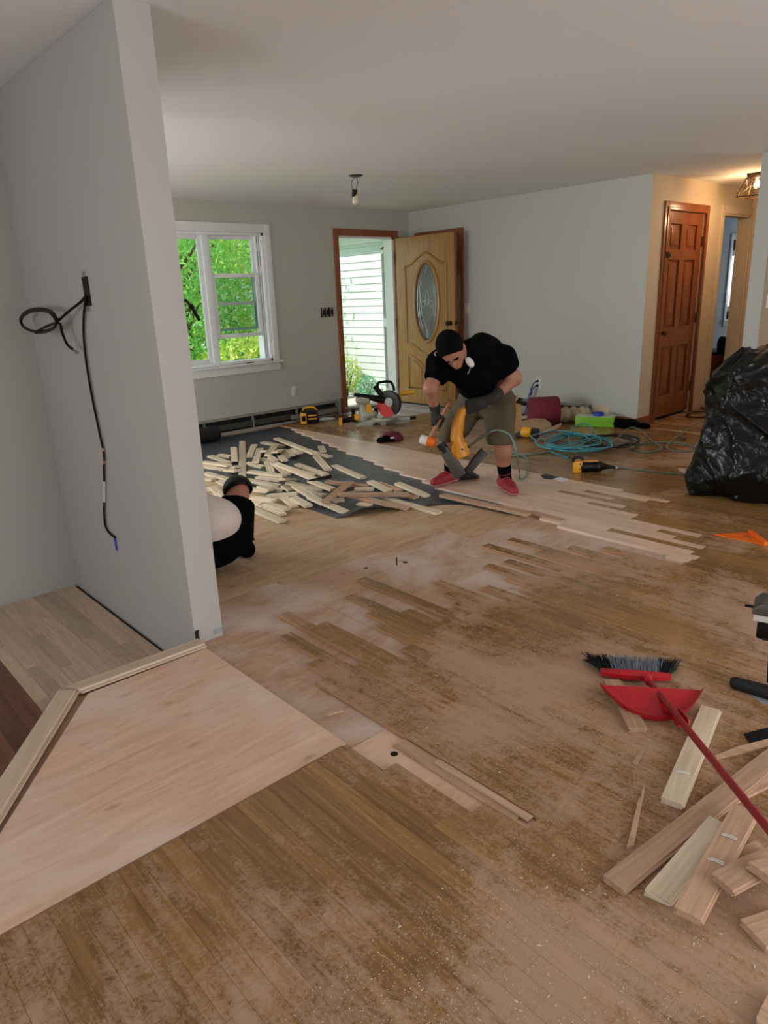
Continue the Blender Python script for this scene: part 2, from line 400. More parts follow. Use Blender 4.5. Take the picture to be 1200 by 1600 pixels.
def s_box(c, h, rad, rot=None):
    c, h = np.array(c, float), np.array(h, float); R_ = np.eye(3) if rot is None else np.array(rot, float)
    def f(P):
        q = np.abs((P-c)@R_)-(h-rad); return np.linalg.norm(np.maximum(q, 0), axis=-1)+np.minimum(q.max(axis=-1), 0)-rad
    m = np.linalg.norm(h); f.bb = (c-m, c+m); return f
def s_union(fs, k=0.02):
    def f(P):
        d = fs[0](P)
        for g in fs[1:]: d = smin(d, g(P), k)
        return d
    f.bb = (np.min([g.bb[0] for g in fs], axis=0), np.max([g.bb[1] for g in fs], axis=0)); return f
def s_cut(g, pt, n):
    pt, n = np.array(pt, float), unit(n)
    def f(P): return np.maximum(g(P), (P-pt)@n)
    f.bb = g.bb; return f
def nets(f, res, pad=0.03):
    lo, hi = f.bb[0]-pad, f.bb[1]+pad
    nx, ny, nz = [max(4, int(math.ceil((hi[i]-lo[i])/res))+1) for i in range(3)]
    ax = [lo[i]+res*np.arange(n) for i, n in enumerate((nx, ny, nz))]
    D = np.empty((nx, ny, nz))
    Y, Z = np.meshgrid(ax[1], ax[2], indexing='ij')
    for i in range(0, nx, 16):
        xs = ax[0][i:i+16]; P = np.empty((len(xs), ny, nz, 3)); P[..., 0] = xs[:, None, None]; P[..., 1] = Y; P[..., 2] = Z
        D[i:i+16] = f(P)
    S = D < 0
    c = sum(S[i:nx-1+i, j:ny-1+j, k:nz-1+k].astype(int) for i in (0, 1) for j in (0, 1) for k in (0, 1))
    act = (c > 0) & (c < 8); idx = -np.ones(act.shape, int); cells = np.argwhere(act); idx[act] = np.arange(len(cells))
    acc = np.zeros((len(cells), 3)); cnt = np.zeros(len(cells)); I, J, K = cells.T
    cor = [(i, j, k) for i in (0, 1) for j in (0, 1) for k in (0, 1)]
    for a in cor:
        for b in cor:
            if sum(abs(a[q]-b[q]) for q in range(3)) == 1 and a < b:
                da = D[I+a[0], J+a[1], K+a[2]]; db = D[I+b[0], J+b[1], K+b[2]]; m = (da < 0) != (db < 0)
                t = np.where(m, da/np.where(m, da-db, 1), 0)
                for q in range(3): acc[:, q] += np.where(m, a[q]+(b[q]-a[q])*t, 0)
                cnt += m
    V = lo+res*(cells+acc/cnt[:, None]); F = []
    for ax_ in range(3):
        u, w = (ax_+1) % 3, (ax_+2) % 3
        sh = [slice(None)]*3; s2 = [slice(None)]*3; sh[ax_] = slice(0, -1); s2[ax_] = slice(1, None)
        E_ = np.argwhere(S[tuple(sh)] != S[tuple(s2)])
        E_ = E_[(E_[:, u] > 0) & (E_[:, w] > 0) & (E_[:, u] < D.shape[u]-1) & (E_[:, w] < D.shape[w]-1)]
        q = []
        for du, dw in ((0, 0), (-1, 0), (-1, -1), (0, -1)):
            e = E_.copy(); e[:, u] += du; e[:, w] += dw; q.append(idx[e[:, 0], e[:, 1], e[:, 2]])
        Q = np.stack(q, 1); flip = S[E_[:, 0], E_[:, 1], E_[:, 2]]; Q[~flip] = Q[~flip][:, ::-1]; F.append(Q)
    return V, np.concatenate(F)
def soft(name, f, res, mat, parent=None, base=None, disp=None):
    V, F = nets(f, res)
    if disp is not None: V = disp(V)
    return mk(name, V, F.tolist(), mat, parent, base, smooth=True, angle=180, fix=False)

# ================================================================== THE SETTING
def struct(mb, name, mat, label, cat, **kw):
    o = mb.build(name, mat, **kw); return tag(o, label, cat, kind='structure')
XL, YF, XE = -3.2, -2.5, 9.6          # outer extents of the storey
YBED = 7.0
# --- walls
WX0, WX1, WZ0, WZ1 = 3.30, 4.655, 0.745, 2.135      # front window opening
DX0, DX1, DZ1 = 5.705, 6.625, 2.13                    # front door opening
w = MB(); T = 0.16
w.bb(0.7, WX0, YB, YB+T, -0.2, CE); w.bb(XL-0.12, -1.6, YB, YB+T, -0.2, CE); w.bb(-1.6, 0.7, YB, YB+T, -0.2, 0.6); w.bb(-1.6, 0.7, YB, YB+T, 2.0, CE); w.bb(WX0, WX1, YB, YB+T, -0.2, WZ0); w.bb(WX0, WX1, YB, YB+T, WZ1, CE)
w.bb(WX1, DX0, YB, YB+T, -0.2, CE); w.bb(DX0, DX1, YB, YB+T, DZ1, CE); w.bb(DX1, XR+0.12, YB, YB+T, -0.2, CE)
wall_back = struct(w, 'wall_back', 'wall_paint_main', 'grey painted far wall holding the window and the front door', 'wall')
w = MB(); w.bb(XR, XR+0.12, YC+0.12, YB, -0.2, CE); w.bb(XR-0.0, XR+0.0005, YC, YC+0.12, -0.2, CE)
wall_right = struct(w, 'wall_right', 'wall_paint_main', 'long grey wall behind the bending worker', 'wall')
CDX0, CDX1, CDZ = 7.23, 8.05, 2.13      # closet door
BDX0, BDX1, BDZ = 8.50, 9.22, 2.15      # bedroom door
w = MB()
w.bb(XR+0.0005, CDX0, YC, YC+0.12, -0.2, CE); w.bb(CDX0, CDX1, YC, YC+0.12, CDZ, CE); w.bb(CDX1, BDX0, YC, YC+0.12, -0.2, CE)
w.bb(BDX0, BDX1, YC, YC+0.12, BDZ, CE); w.bb(BDX1, XE+1.6, YC, YC+0.12, -0.2, CE)
wall_hall = struct(w, 'wall_hall', 'hall_paint', 'cream hallway wall with the panelled closet door', 'wall')
w = MB(); w.bb(6.75, XE+1.6, 2.565, 2.695, -0.2, CE)
wcn = struct(w, 'wall_corner', 'wall_paint_main', 'wall end at the right edge beside the hallway', 'wall')
plain('tan_paint', (168, 150, 122), 0.8, var=0.02, kind='pos'); w = MB(); w.bb(6.752, 8.4, 2.563, 2.565, 0, CE-0.001); w.build('tan_face', 'tan_paint', wcn)
w = MB(); w.bb(BDX1+0.035, BDX1+0.15, 2.695, YC, -0.2, CE)
struct(w, 'wall_hall_end', 'hall_paint', 'cream wall closing the far end of the hallway', 'wall')
w = MB(); w.bb(PA, PB, PY, YI+0.12, -0.35, CE)
wall_partition = struct(w, 'wall_partition', 'wall_paint', 'grey partition in the left foreground with cables hanging on it', 'wall', bevel=0.004)
w = MB(); w.bb(XL, PA, YI, YI+0.12, -0.35, CE)
struct(w, 'wall_left', 'wall_paint', 'pale wall at the left edge behind the lower floor', 'wall')
w = MB()      # side wall of the left room with its window opening
w.bb(XL-0.12, XL, YF, 0.0, -0.35, CE); w.bb(XL-0.12, XL, 2.8, 4.75, -0.35, CE); w.bb(XL-0.12, XL, 6.75, YB+T, -0.35, CE); w.bb(XL-0.12, XL, 4.75, 6.75, -0.35, 0.6); w.bb(XL-0.12, XL, 4.75, 6.75, 2.0, CE); w.bb(XL-0.12, XL, 0.0, 2.8, -0.35, 0.5); w.bb(XL-0.12, XL, 0.0, 2.8, 2.0, CE)
struct(w, 'wall_side', 'wall_paint', 'side wall of the left room with a wide window', 'wall')
w = MB()      # wall behind the camera with the glazed patio door
w.bb(XL-0.12, 0.85, YF-0.12, YF, -0.35, CE); w.bb(4.35, 8.62, YF-0.12, YF, -0.2, CE); w.bb(0.85, 4.35, YF-0.12, YF, 2.1, CE); w.bb(0.85, 4.35, YF-0.12, YF, -0.2, 0.02)
struct(w, 'wall_behind', 'wall_paint', 'wall behind the viewer with a glazed patio door', 'wall')
w = MB()
w.bb(8.5, 8.62, YF, -0.7, -0.2, CE); w.bb(8.5, 8.62, 1.1, 2.565, -0.2, CE); w.bb(8.5, 8.62, -0.7, 1.1, -0.2, 0.9); w.bb(8.5, 8.62, -0.7, 1.1, 2.0, CE)
struct(w, 'wall_kitchen', 'wall_paint', 'kitchen side wall with a small window', 'wall')
w = MB(); w.bb(XL-0.5, XE+1.8, YF-0.6, YB+0.75, CE, CE+0.14)
struct(w, 'ceiling', 'ceiling_paint', 'smooth white ceiling over the whole room', 'ceiling')
# bedroom behind the hall
BWX0, BWX1, BWZ0, BWZ1 = 12.70, 13.7, 0.80, 2.08
w = MB(); w.bb(7.1, BWX0, YBED-1.6, YBED-1.5, -0.2, CE); w.bb(BWX0, BWX1, YBED-1.6, YBED-1.5, -0.2, BWZ0); w.bb(BWX0, BWX1, YBED-1.6, YBED-1.5, BWZ1, CE); w.bb(BWX1, 14.9, YBED-1.6, YBED-1.5, -0.2, CE)
struct(w, 'wall_bedroom', 'bedroom_paint', 'blue grey bedroom wall seen through the open doorway', 'wall')
w = MB(); w.bb(14.8, 14.9, YC, YBED-1.5, -0.2, 0.8); w.bb(14.8, 14.9, YC, YBED-1.5, 2.05, CE); w.bb(14.8, 14.9, YC, 4.2, 0.8, 2.05); w.bb(14.8, 14.9, 5.2, YBED-1.5, 0.8, 2.05); w.bb(XE+1.6, 14.9, YC, YC+0.12, -0.2, CE)
struct(w, 'wall_bedroom_side', 'bedroom_paint', 'side wall of the bedroom', 'wall')
w = MB(); w.bb(XE+1.8, 15.0, YC-0.1, YB-1.4, CE, CE+0.14)
struct(w, 'ceiling_bedroom', 'ceiling_paint', 'bedroom ceiling beyond the hallway', 'ceiling')

# --- floors
ROW, RX0 = 0.0595, 1.397
def strip_planks(x0, x1, y0, y1, gap=0.0005, top=0.0, thick=0.018, bev=0.0004):
    """One flooring strip: top face with eased edges."""
    a, b, c, d = x0+gap/2, x1-gap/2, y0+gap/2, y1-gap/2
    vs = [(a, c, top-thick), (b, c, top-thick), (b, d, top-thick), (a, d, top-thick), (a, c, top-bev), (b, c, top-bev), (b, d, top-bev), (a, d, top-bev),
          (a+bev, c+bev, top), (b-bev, c+bev, top), (b-bev, d-bev, top), (a+bev, d-bev, top)]
    fs = [(0, 1, 5, 4), (1, 2, 6, 5), (2, 3, 7, 6), (3, 0, 4, 7), (4, 5, 9, 8), (5, 6, 10, 9), (6, 7, 11, 10), (7, 4, 8, 11), (8, 9, 10, 11)]
    return vs, fs
def plank_obj(name, boards, mat, parent):
    vs, fs, tint = [], [], []
    for (x0, x1, y0, y1, top, t) in boards:
        v, f = strip_planks(x0, x1, y0, y1, top=top); b = len(vs); vs += v; fs += [tuple(i+b for i in q) for q in f]; tint += [t]*len(f)
    o = mk(name, vs, fs, mat, parent, fix=False)
    at_ = o.data.attributes.new('tint', 'FLOAT', 'FACE'); at_.data.foreach_set('value', tint)
    if mat == 'old_floor': o.data.materials.append(M['raw_edge']); o.data.polygons.foreach_set('material_index', [1 if (i % 9) < 4 else 0 for i in range(len(fs))])
    return o
w = MB()
STEP = [(PA, PY), (0.70, PY+0.02), (-0.02-0.745, 0.735), (-0.02-0.745-2.41, 0.735-3.235)]     # edge of the upper floor, going left and toward the viewer
w.prism([(XL, YB), (XL, YI+0.06), (PA+0.06, YI+0.06), (PA+0.06, PY+0.03), (PA+0.02, PY+0.012), (0.70, PY+0.015), (-3.17, -2.5), (XE+5.2, -2.5), (XE+5.2, YB), ], (0, 0, -0.30), (1, 0, 0), (0, 1, 0), (0, 0, 0.30-0.0185))
floor = struct(w, 'floor', 'plywood_worn', 'wooden floor under repair, part old strips and part bare plywood', 'floor')
w = MB(); w.bb(XL-0.1, PA, YF, YI+0.12, ZS-0.25, ZS-0.0185)
floor_low = struct(w, 'floor_lower', 'plywood_worn', 'lower floor of the left room one step down', 'floor')

# upper ends (far ends) of the old strips, one per row, as the repair left them ragged
OLD_END = {-3: 1.44, -2: 1.12, -1: 0.97, 0: 2.02, 1: 2.165, 2: 2.45, 3: 2.01, 4: 2.64, 5: 2.42, 6: 1.875, 7: 1.975, 8: 2.205, 9: 2.35, 10: 2.57, 11: 2.24, 12: 2.04,
           13: 2.70, 14: 1.99, 15: 2.125, 16: 2.237, 17: 2.376, 18: 1.95, 19: 2.15, 20: 1.91, 21: 2.0, 22: 2.141, 23: 2.335, 24: 2.02, 25: 2.30, 26: 1.986, 27: 2.55,
           28: 1.76, 29: 2.25, 30: 2.51, 31: 1.99, 32: 2.166, 33: 1.862, 34: 2.02, 35: 1.58}
NEW_END = {36: 1.70, 37: 2.443, 38: 2.62, 39: 2.74, 40: 3.687, 41: 3.884, 42: 4.207, 43: 4.469, 44: 4.667, 45: 4.883, 46: 5.205, 47: 5.42, 48: 5.63, 49: 5.83, 50: 6.08, 51: 6.35, 52: 6.56, 53: 6.72}
NEW_START = {36: 1.573, 37: 1.56, 38: 1.62, 39: 2.17, 40: 1.61, 41: 1.81, 42: 1.94, 43: 1.71, 44: 2.18, 45: 2.18, 46: 2.58, 47: 2.34, 48: 2.90, 49: 2.50, 50: 2.76, 51: 2.30, 52: 2.18, 53: 2.56}
NROW = 54
def seg(y0, y1, r, lo=0.45, hi=1.5, maxn=99):
    cuts = []; y = y1
    while y > y0+0.02:
        L = r.uniform(lo, hi); a = max(y0, y-L)
        if a-y0 < 0.18: a = y0
        cuts.append((a, y)); y = a
    return cuts
rr = random.Random(11)
old, new = [], []
n = -70
def step_y(x):      # far limit of the upper floor at this x
    if x > 0.70: return 1.63
    return min(1.63, PY+0.015+(x-0.70)*(PY+0.015+2.5)/(0.70+3.17)-0.14)
for n in range(-42, 118):
    x0 = RX0+ROW*n; x1 = x0+ROW
    if x1 < XR+3 and n < -3: end = step_y(x0)
    elif n in OLD_END: end = OLD_END[n]
    elif n in NEW_START: end = NEW_START[n]
    else: end = None
    near = -0.4 if n < 40 else -0.2
    if n < 54 and end is not None:
        if end > near: old += [(x0, x1, a, b, 0.0, rr.random()) for a, b in seg(near, end, rr)]
    if n in NEW_END: new += [(x0, x1, a, b, 0.0005, rr.random()) for a, b in seg(NEW_START[n], NEW_END[n], rr, 0.4, 1.3)]
    if n >= NROW:
        far = YB-0.09 if x1 < 5.62 else (6.22 if x1 < XR else (YC-0.01))
        if x0 < XR < x1: continue
        if x0 >= XR: 
            far = YC-0.012
            old += [(x0, x1, a, b, 0.0, rr.random()) for a, b in seg(2.70, far, rr)]
        else: old += [(x0, x1, a, b, 0.0, rr.random()) for a, b in seg(near if x0 < 5.2 else 1.2, far, rr)]
def size_px(b):
    x0, x1, y0, y1 = b[:4]; P = []
    for x, y in ((x0, y0), (x1, y0), (x1, y1), (x0, y1)):
        if (CM[2] @ (np.array([x, y, 0])-_C0)) < 0.3: return 0.0
        P.append(px((x, y, 0)))
    cx = sum(p[0] for p in P)/4; cy = sum(p[1] for p in P)/4
    inside = sum(1 for p in P if -60 < p[0] < 1260 and 0 < p[1] < 1660)
    if not inside: return 0.0
    return abs(sum(P[i][0]*P[(i+1) % 4][1]-P[(i+1) % 4][0]*P[i][1] for i in range(4)))/2
old.sort(key=size_px, reverse=True)
for b in old[:290]: plank_obj('plank', [b], 'old_floor', floor)
far_planks = plank_obj('far_planks', old[290:], 'old_floor', floor); far_planks['kind'] = 'stuff'
for b in new: plank_obj('new_plank', [b], 'new_floor', floor)
# hall and bedroom floor beyond XE, plywood sheets on the stripped area
def sheet(poly, z0, z1, mat, name='plywood_sheet', parent=None):
    m = MB(); m.prism(poly, (0, 0, z0), (1, 0, 0), (0, 1, 0), (0, 0, z1-z0)); return m.build(name, mat, parent or floor)
sheet([(1.368, 2.0), (1.872, 2.0), (1.872, 3.02), (1.368, 3.02)], -0.0205, -0.0172, 'plywood_worn')
sheet([(1.368, 3.024), (1.872, 3.024), (1.872, 5.4), (1.368, 5.4)], -0.0205, -0.0170, 'plywood')
sheet([(1.876, 1.9), (3.10, 1.9), (3.10, 2.96), (1.876, 2.96)], -0.0205, -0.0172, 'plywood_worn')
sheet([(1.876, 2.964), (3.10, 2.964), (3.10, 5.4), (1.876, 5.4)], -0.0205, -0.0168, 'plywood')
sheet([(3.104, 1.5), (3.6, 1.5), (3.6, 2.72), (3.104, 2.72)], -0.0205, -0.0174, 'plywood_worn')
sheet([(3.104, 2.724), (3.78, 2.724), (3.78, 5.4), (3.104, 5.4)], -0.0205, -0.0170, 'plywood')
# bare strip beside the old floor and the plywood patch at the step
sheet([(1.238, 1.62), (1.392, 1.62), (1.392, 2.60), (1.238, 2.60)], -0.0205, -0.0165, 'plywood_worn', 'plywood_strip')
sheet([(1.238, 0.98), (1.392, 0.98), (1.392, 1.616), (1.238, 1.616)], -0.0205, -0.0165, 'plywood_patch', 'plywood_strip')
sheet([(1.232, 2.60), (1.232, 1.640), (-0.11, 1.640), (0.235, 1.965+0.02), (0.722, 2.600)], -0.0185, -0.0045, 'plywood_patch', 'patch_panel')
m = MB(); m.bb(1.341, 1.392, 1.02, 1.52, -0.0165, -0.008); m.build('split_strip', 'oak_used', floor)
m = MB(); m.bb(1.366, 1.3925, 0.99, 1.36, -0.008, -0.004); m.build('split_strip', 'oak_used', floor)
# entry tiles
tx = np.linspace(5.64, XR-0.004, 5); ty = np.linspace(6.226, YB-0.004, 4)
for i in range(4):
    for j in range(3):
        m = MB(); m.bb(tx[i]+0.003, tx[i+1]-0.003, ty[j]+0.003, ty[j+1]-0.003, -0.0184, 0.001); m.build('tile', 'tile', floor, bevel=0.001)
m = MB(); m.bb(5.62, XR, 6.222, YB, -0.0184, -0.003); m.build('grout_bed', 'grout', floor)
m = MB(); m.bb(XR+0.13, XE+1.6, YC+0.0, YC+0.12, -0.018, -0.001); m.bb(XR+0.2, 14.8, YC+0.12, YBED-1.6, -0.0184, -0.001); m.build('bedroom_boards', 'old_floor', floor)
# holes and a nail left in the plywood
for (u, v, r) in ((616, 1178, 0.013), (633, 878.5, 0.015), (572, 887.5, 0.012)):
    p = fl(u, v, -0.0165); m = MB(); m.lathe([(r, 0), (r, 0.0006), (r*0.4, 0.0008), (0.0, 0.0008)], p, n=14); m.build('bore_hole', 'plastic_black', floor)
p = fl(620, 883, -0.0165); m = MB(); m.tube([p, p+[0, 0, 0.045]], 0.004, 6); m.build('bent_nail', 'dark_metal', floor)
p = fl(1068, 1500)
# lower floor planks in the left room
lows = []
r2 = random.Random(5)
for i in range(10):
    x1 = PA-0.02-ROW*0.99*i; lows += [(x1-ROW*0.99, x1, a, b, ZS, r2.random()) for a, b in seg(2.2, YI-0.004, r2, 0.35, 0.9)]
for b in lows: plank_obj('new_plank', [b], 'left_floor', floor_low)
dk = []
for i in range(26):
    x1 = PA-0.02-ROW*0.99*10-0.083*i; dk += [(x1-0.083, x1, a, b, ZS-0.002, r2.random()) for a, b in seg(0.6, YI-0.004, r2, 0.6, 1.6)]
for b in dk[:70]: plank_obj('old_plank', [b], 'dark_floor', floor_low)
m = MB(); m.bb(PA-0.02, PA-0.002, PY, YI, ZS-0.018, ZS-0.012); m.build('expansion_gap', 'heater_dark', floor_low)

# --- step nosings
def bar(a, b, w_, h_, z0, prof=True):
    """Board from a to b on plan; w_ to the left of a->b."""
    a, b = np.array([*a, 0.0]), np.array([*b, 0.0]); d = unit(b-a); nrm = np.array([-d[1], d[0], 0])
    poly = [(0, 0), (w_*0.86, 0), (w_*0.86, h_*0.5), (w_, h_*0.5), (w_, h_*0.75), (w_, h_), (0.004, h_), (0, h_-0.004)]
    return a, b, d, nrm, poly
def nosing(name, a, b, w_, label, skew=(0, 0)):
    a, b = np.array([*a, 0.0]), np.array([*b, 0.0]); d = unit(b-a); nrm = np.array([-d[1], d[0], 0]); L = np.linalg.norm(b-a)
    o = bpy.data.objects.new(name, None)
    prof = [(0, -0.028), (0, 0.006), (0.006, 0.012), (w_-0.014, 0.012), (w_-0.012, 0.004), (w_, 0.004), (w_, -0.0045), (0.02, -0.0045), (0.02, -0.028)]
    vs = []; fs = []; k = len(prof)
    for t in (0, 1):
        for (q, z) in prof:
            s_ = skew[t]*q; p = (np.array([0, (L if t else 0)+s_, 0])+np.array([q, 0, z])); vs.append(p)
    fs = [tuple(range(k)), tuple(range(2*k-1, k-1, -1))]+[(i, i+k, (i+1) % k+k, (i+1) % k) for i in range(k)]
    ob = mk(name, vs, fs, 'trim_pale')
    Rm = frame(nrm, d, (0, 0, 1)); 
    if np.linalg.det(Rm) < 0: Rm = frame(-nrm, d, (0, 0, 1)); ob.data.transform(Matrix.Scale(-1, 4, (1, 0, 0))); ob.data.flip_normals()
    mw = Matrix(Rm.tolist()).to_4x4(); mw.translation = Vector(a.tolist()); ob.matrix_world = mw
    tag(ob, label, 'step nosing', kind='structure'); return ob
# first along the back of the patch (from its left end to the partition), then the diagonal
nosing('trim_1', (PA+0.012, PY+0.002), (0.668, PY+0.012), 0.082, 'pale wooden step nosing running to the partition base', skew=(0, -0.5))
nosing('trim_2', (0.640, PY+0.005), (-1.6, -0.30), 0.085, 'pale wooden step nosing on the diagonal at the left edge', skew=(0.15, 0))

# --- door and window trims
def casing(mb, x0, x1, z1, wdt, y, d=0.018, z0=0.0):
    mb.bb(x0-wdt, x0, y-d, y, z0, z1+wdt); mb.bb(x1, x1+wdt, y-d, y, z0, z1+wdt); mb.bb(x0, x1, y-d, y, z1, z1+wdt); return mb
def sub(mb, name, mat, parent, **kw): return mb.build(name, mat, parent, **kw)
# front door
fd = thing('door_1', 'open oak-grained front door with an oval leaded glass', 'door', (DX1, YB, 0), kind='structure')
for (a, b, c, d_) in ((DX0-0.07, DX0, 0, DZ1+0.08), (DX1, DX1+0.07, 0, DZ1+0.08), (DX0, DX1, DZ1, DZ1+0.08)):
    m = MB(); m.bb(a, b, YB-0.02, YB+0.0, c, d_); m.build('casing', 'casing_red', fd, bevel=0.005)
m = MB(); m.bb(DX0-0.10, DX0+0.004, YB-0.03, YB, 0, 0.19); m.build('plinth_block', 'casing_red', fd, bevel=0.004)
m = MB(); m.bb(DX0-0.006, DX0+0.02, YB+0.002, YB+T, 0, DZ1); m.build('jamb', 'casing_red', fd)
m = MB(); m.bb(DX1-0.03, DX1+0.006, YB+0.002, YB+T, 0, DZ1); m.build('jamb', 'white_trim', fd)
m = MB(); m.bb(DX0, DX1, YB+0.002, YB+T, DZ1-0.025, DZ1+0.004); m.build('head_jamb', 'white_trim', fd)
m = MB(); m.bb(DX0+0.02, DX1-0.03, YB-0.02, YB+T+0.05, -0.018, 0.022); m.build('threshold', 'aluminium', fd, bevel=0.004)
# leaf: local frame with u along width from hinge, z up, nrm pointing to -X (toward the room seen)
h0 = np.array([6.628, 7.095, 0.028]); h1 = np.array([6.640, 6.085, 0.028]); U = unit(h1-h0); Wd = np.linalg.norm(h1-h0); Nn = np.array([U[1], -U[0], 0]); Nn = Nn if Nn[0] < 0 else -Nn
HL = 2.085; TH = 0.044; Z_ = np.array([0, 0, 1.0])
def LP(u, z, n_=0.0): return h0+U*u+Z_*z+Nn*n_
cu, cz, ra, rb = Wd*0.535, 1.29, 0.205, 0.475
# slab with an oval hole
def oval(a, b, k=40): return [(cu+a*math.cos(2*math.pi*i/k), cz+b*math.sin(2*math.pi*i/k)) for i in range(k)]
def slab_with_hole():
    bm = bmesh.new(); k = 40; vs, fs = [], []
    o_ = oval(ra, rb, k); out = []
    for (x, z) in o_:
        dx, dz = x-cu, z-cz; t = min([s_ for s_ in ((Wd-cu)/dx if dx > 1e-6 else 1e9, -cu/dx if dx < -1e-6 else 1e9, (HL-cz)/dz if dz > 1e-6 else 1e9, -cz/dz if dz < -1e-6 else 1e9)])
        out.append((cu+dx*t, cz+dz*t))
    corners = [(Wd, HL), (0, HL), (0, 0), (Wd, 0)]
    # add corners to outer loop by moving the nearest outer vertex
    for c in corners:
        i = min(range(k), key=lambda j: (out[j][0]-c[0])**2+(out[j][1]-c[1])**2); out[i] = c
    for n_ in (0.0, -TH):
        for (u, z) in o_: vs.append(LP(u, z, n_))
        for (u, z) in out: vs.append(LP(u, z, n_))
    for i in range(k):
        j = (i+1) % k
        fs += [(i, j, k+j, k+i), (2*k+i, 3*k+i, 3*k+j, 2*k+j), (i, 2*k+i, 2*k+j, j), (k+i, k+j, 3*k+j, 3*k+i)]
    bm.free(); return vs, fs
vs, fs = slab_with_hole(); leaf = mk('leaf', vs, fs, 'door_oak', fd)
m = MB(); m.tube([LP(u, z, 0.004) for u, z in oval(ra+0.012, rb+0.012, 48)], 0.020, 8, closed=True); m.build('oval_frame', 'door_oak', leaf, smooth=True)
m = MB(); m.tube([LP(u, z, -TH) for u, z in oval(ra+0.012, rb+0.012, 48)], 0.020, 8, closed=True); m.build('oval_frame', 'door_oak', leaf, smooth=True)
m = MB(); m.prism([(a, b) for a, b in oval(ra, rb, 40)], LP(0, 0, -TH*0.5-0.004), U, Z_, Nn*0.008); m.build('oval_glass', 'leaded_glass', leaf)
# leading: inner ovals, centre line and scrolls
for kx, kz in ((0.86, 0.92), (0.72, 0.86)):
    m = MB(); m.tube([LP(u, z, -0.015) for u, z in oval(ra*kx, rb*kz, 36)], 0.004, 6, closed=True); m.build('leading', 'steel', leaf, smooth=True)
for s_ in (-1, 1):
    m = MB(); m.tube([LP(*q, -0.015) for q in [(cu+s_*a*ra, cz+b*rb) for a, b in ((0, 0.95), (0.12, 0.75), (0.50, 0.45), (0.62, 0.05), (0.45, -0.35), (0.15, -0.6), (0.0, -0.92))]], 0.004, 6); m.build('leading', 'steel', leaf)
    m = MB(); m.tube([LP(*q, -0.015) for q in crv([(cu, cz-0.05), (cu+s_*0.06, cz+0.02), (cu+s_*0.10, cz-0.03), (cu+s_*0.05, cz-0.06), (cu+s_*0.02, cz+0.10), (cu, cz+0.14)], 5)], 0.005, 6); m.build('leading', 'steel', leaf)
# raised mouldings: big shield panel with curved ends, two lower panels
def mould(path, r=0.017, name='moulding'):
    m = MB(); m.tube([LP(u, z, 0.004) for u, z in path], r, 8, closed=True); return m.build(name, 'door_oak', leaf, smooth=True)
u0, u1 = Wd*0.17, Wd*0.87; zt, zb = 1.74, 0.78; mid = cu
def shoulder(z, sgn, k=16):
    pts = []
    for i in range(k+1):
        t = i/k; u = u0+(u1-u0)*t; b = (0.5-0.5*math.cos(2*math.pi*t))**1.25; pts.append((u, z+sgn*0.135*b))
    return pts
mould(shoulder(zt, 1)+list(reversed(shoulder(zb, -1))))
for (a, b) in ((u0+0.02, mid-0.055), (mid+0.055, u1-0.02)):
    lft = a < mid
    top = [(a+(b-a)*i/8, (0.62 if lft else 0.62)+(0.0 if i in (0, 8) else 0)-(0.13*(i/8)**1.6 if lft else 0.13*(1-i/8)**1.6)) for i in range(9)]
    mould([(a, 0.20), (b, 0.20)]+list(reversed(top)), 0.014)
    inn = [(a+0.045, 0.25), (b-0.045, 0.25)]+[(b-0.045, top[7][1]-0.05), ((a+b)/2, top[4][1]-0.05), (a+0.045, top[1][1]-0.05)]
    m = MB(); m.prism(inn, LP(0, 0, 0.0), U, Z_, Nn*0.010); m.build('raised_panel', 'door_oak', leaf, bevel=0.006)
m = MB(); kp = LP(Wd-0.068, 1.035); m.lathe([(0.03, 0), (0.03, 0.008), (0.012, 0.012), (0.012, 0.035), (0.026, 0.042), (0.03, 0.055), (0.024, 0.068), (0, 0.07)], kp, Nn, 18); m.build('knob', 'brass_dark', leaf, smooth=True)
m = MB(); m.lathe([(0.026, 0), (0.026, 0.01), (0.018, 0.016), (0, 0.016)], LP(Wd-0.0, 1.035, -TH*0.5), U, 14); m.build('latch_plate', 'brass_dark', leaf, smooth=True)
for z in (0.25, 1.05, 1.85):
    m = MB(); m.cyl(LP(-0.006, z-0.05, 0.006), LP(-0.006, z+0.05, 0.006), 0.008, n=10); m.build('hinge', 'brass_dark', leaf, smooth=True)
m = MB(); m.bb(0, 0, 0, 0, 0, 0); 
# edge band of the leaf
m = MB(); m.prism([(0, 0), (0.004, 0), (0.004, HL), (0, HL)], LP(Wd, 0, 0), U, Z_, -Nn*TH); m.build('edge_band', 'casing_red', leaf)
# red-brown casing on the right wall behind the leaf
cs = thing('door_4', 'dark red-brown door casing on the wall behind the front door', 'door casing', (XR, 6.2, 0), kind='structure')
m = MB(); m.bb(XR-0.022, XR, 6.165, 6.255, 0, 2.175); m.build('casing', 'casing_red', cs, bevel=0.005)
m = MB(); m.bb(XR-0.02, XR, 6.255, 7.0, 2.09, 2.175); m.build('head_casing', 'casing_red', cs, bevel=0.005)
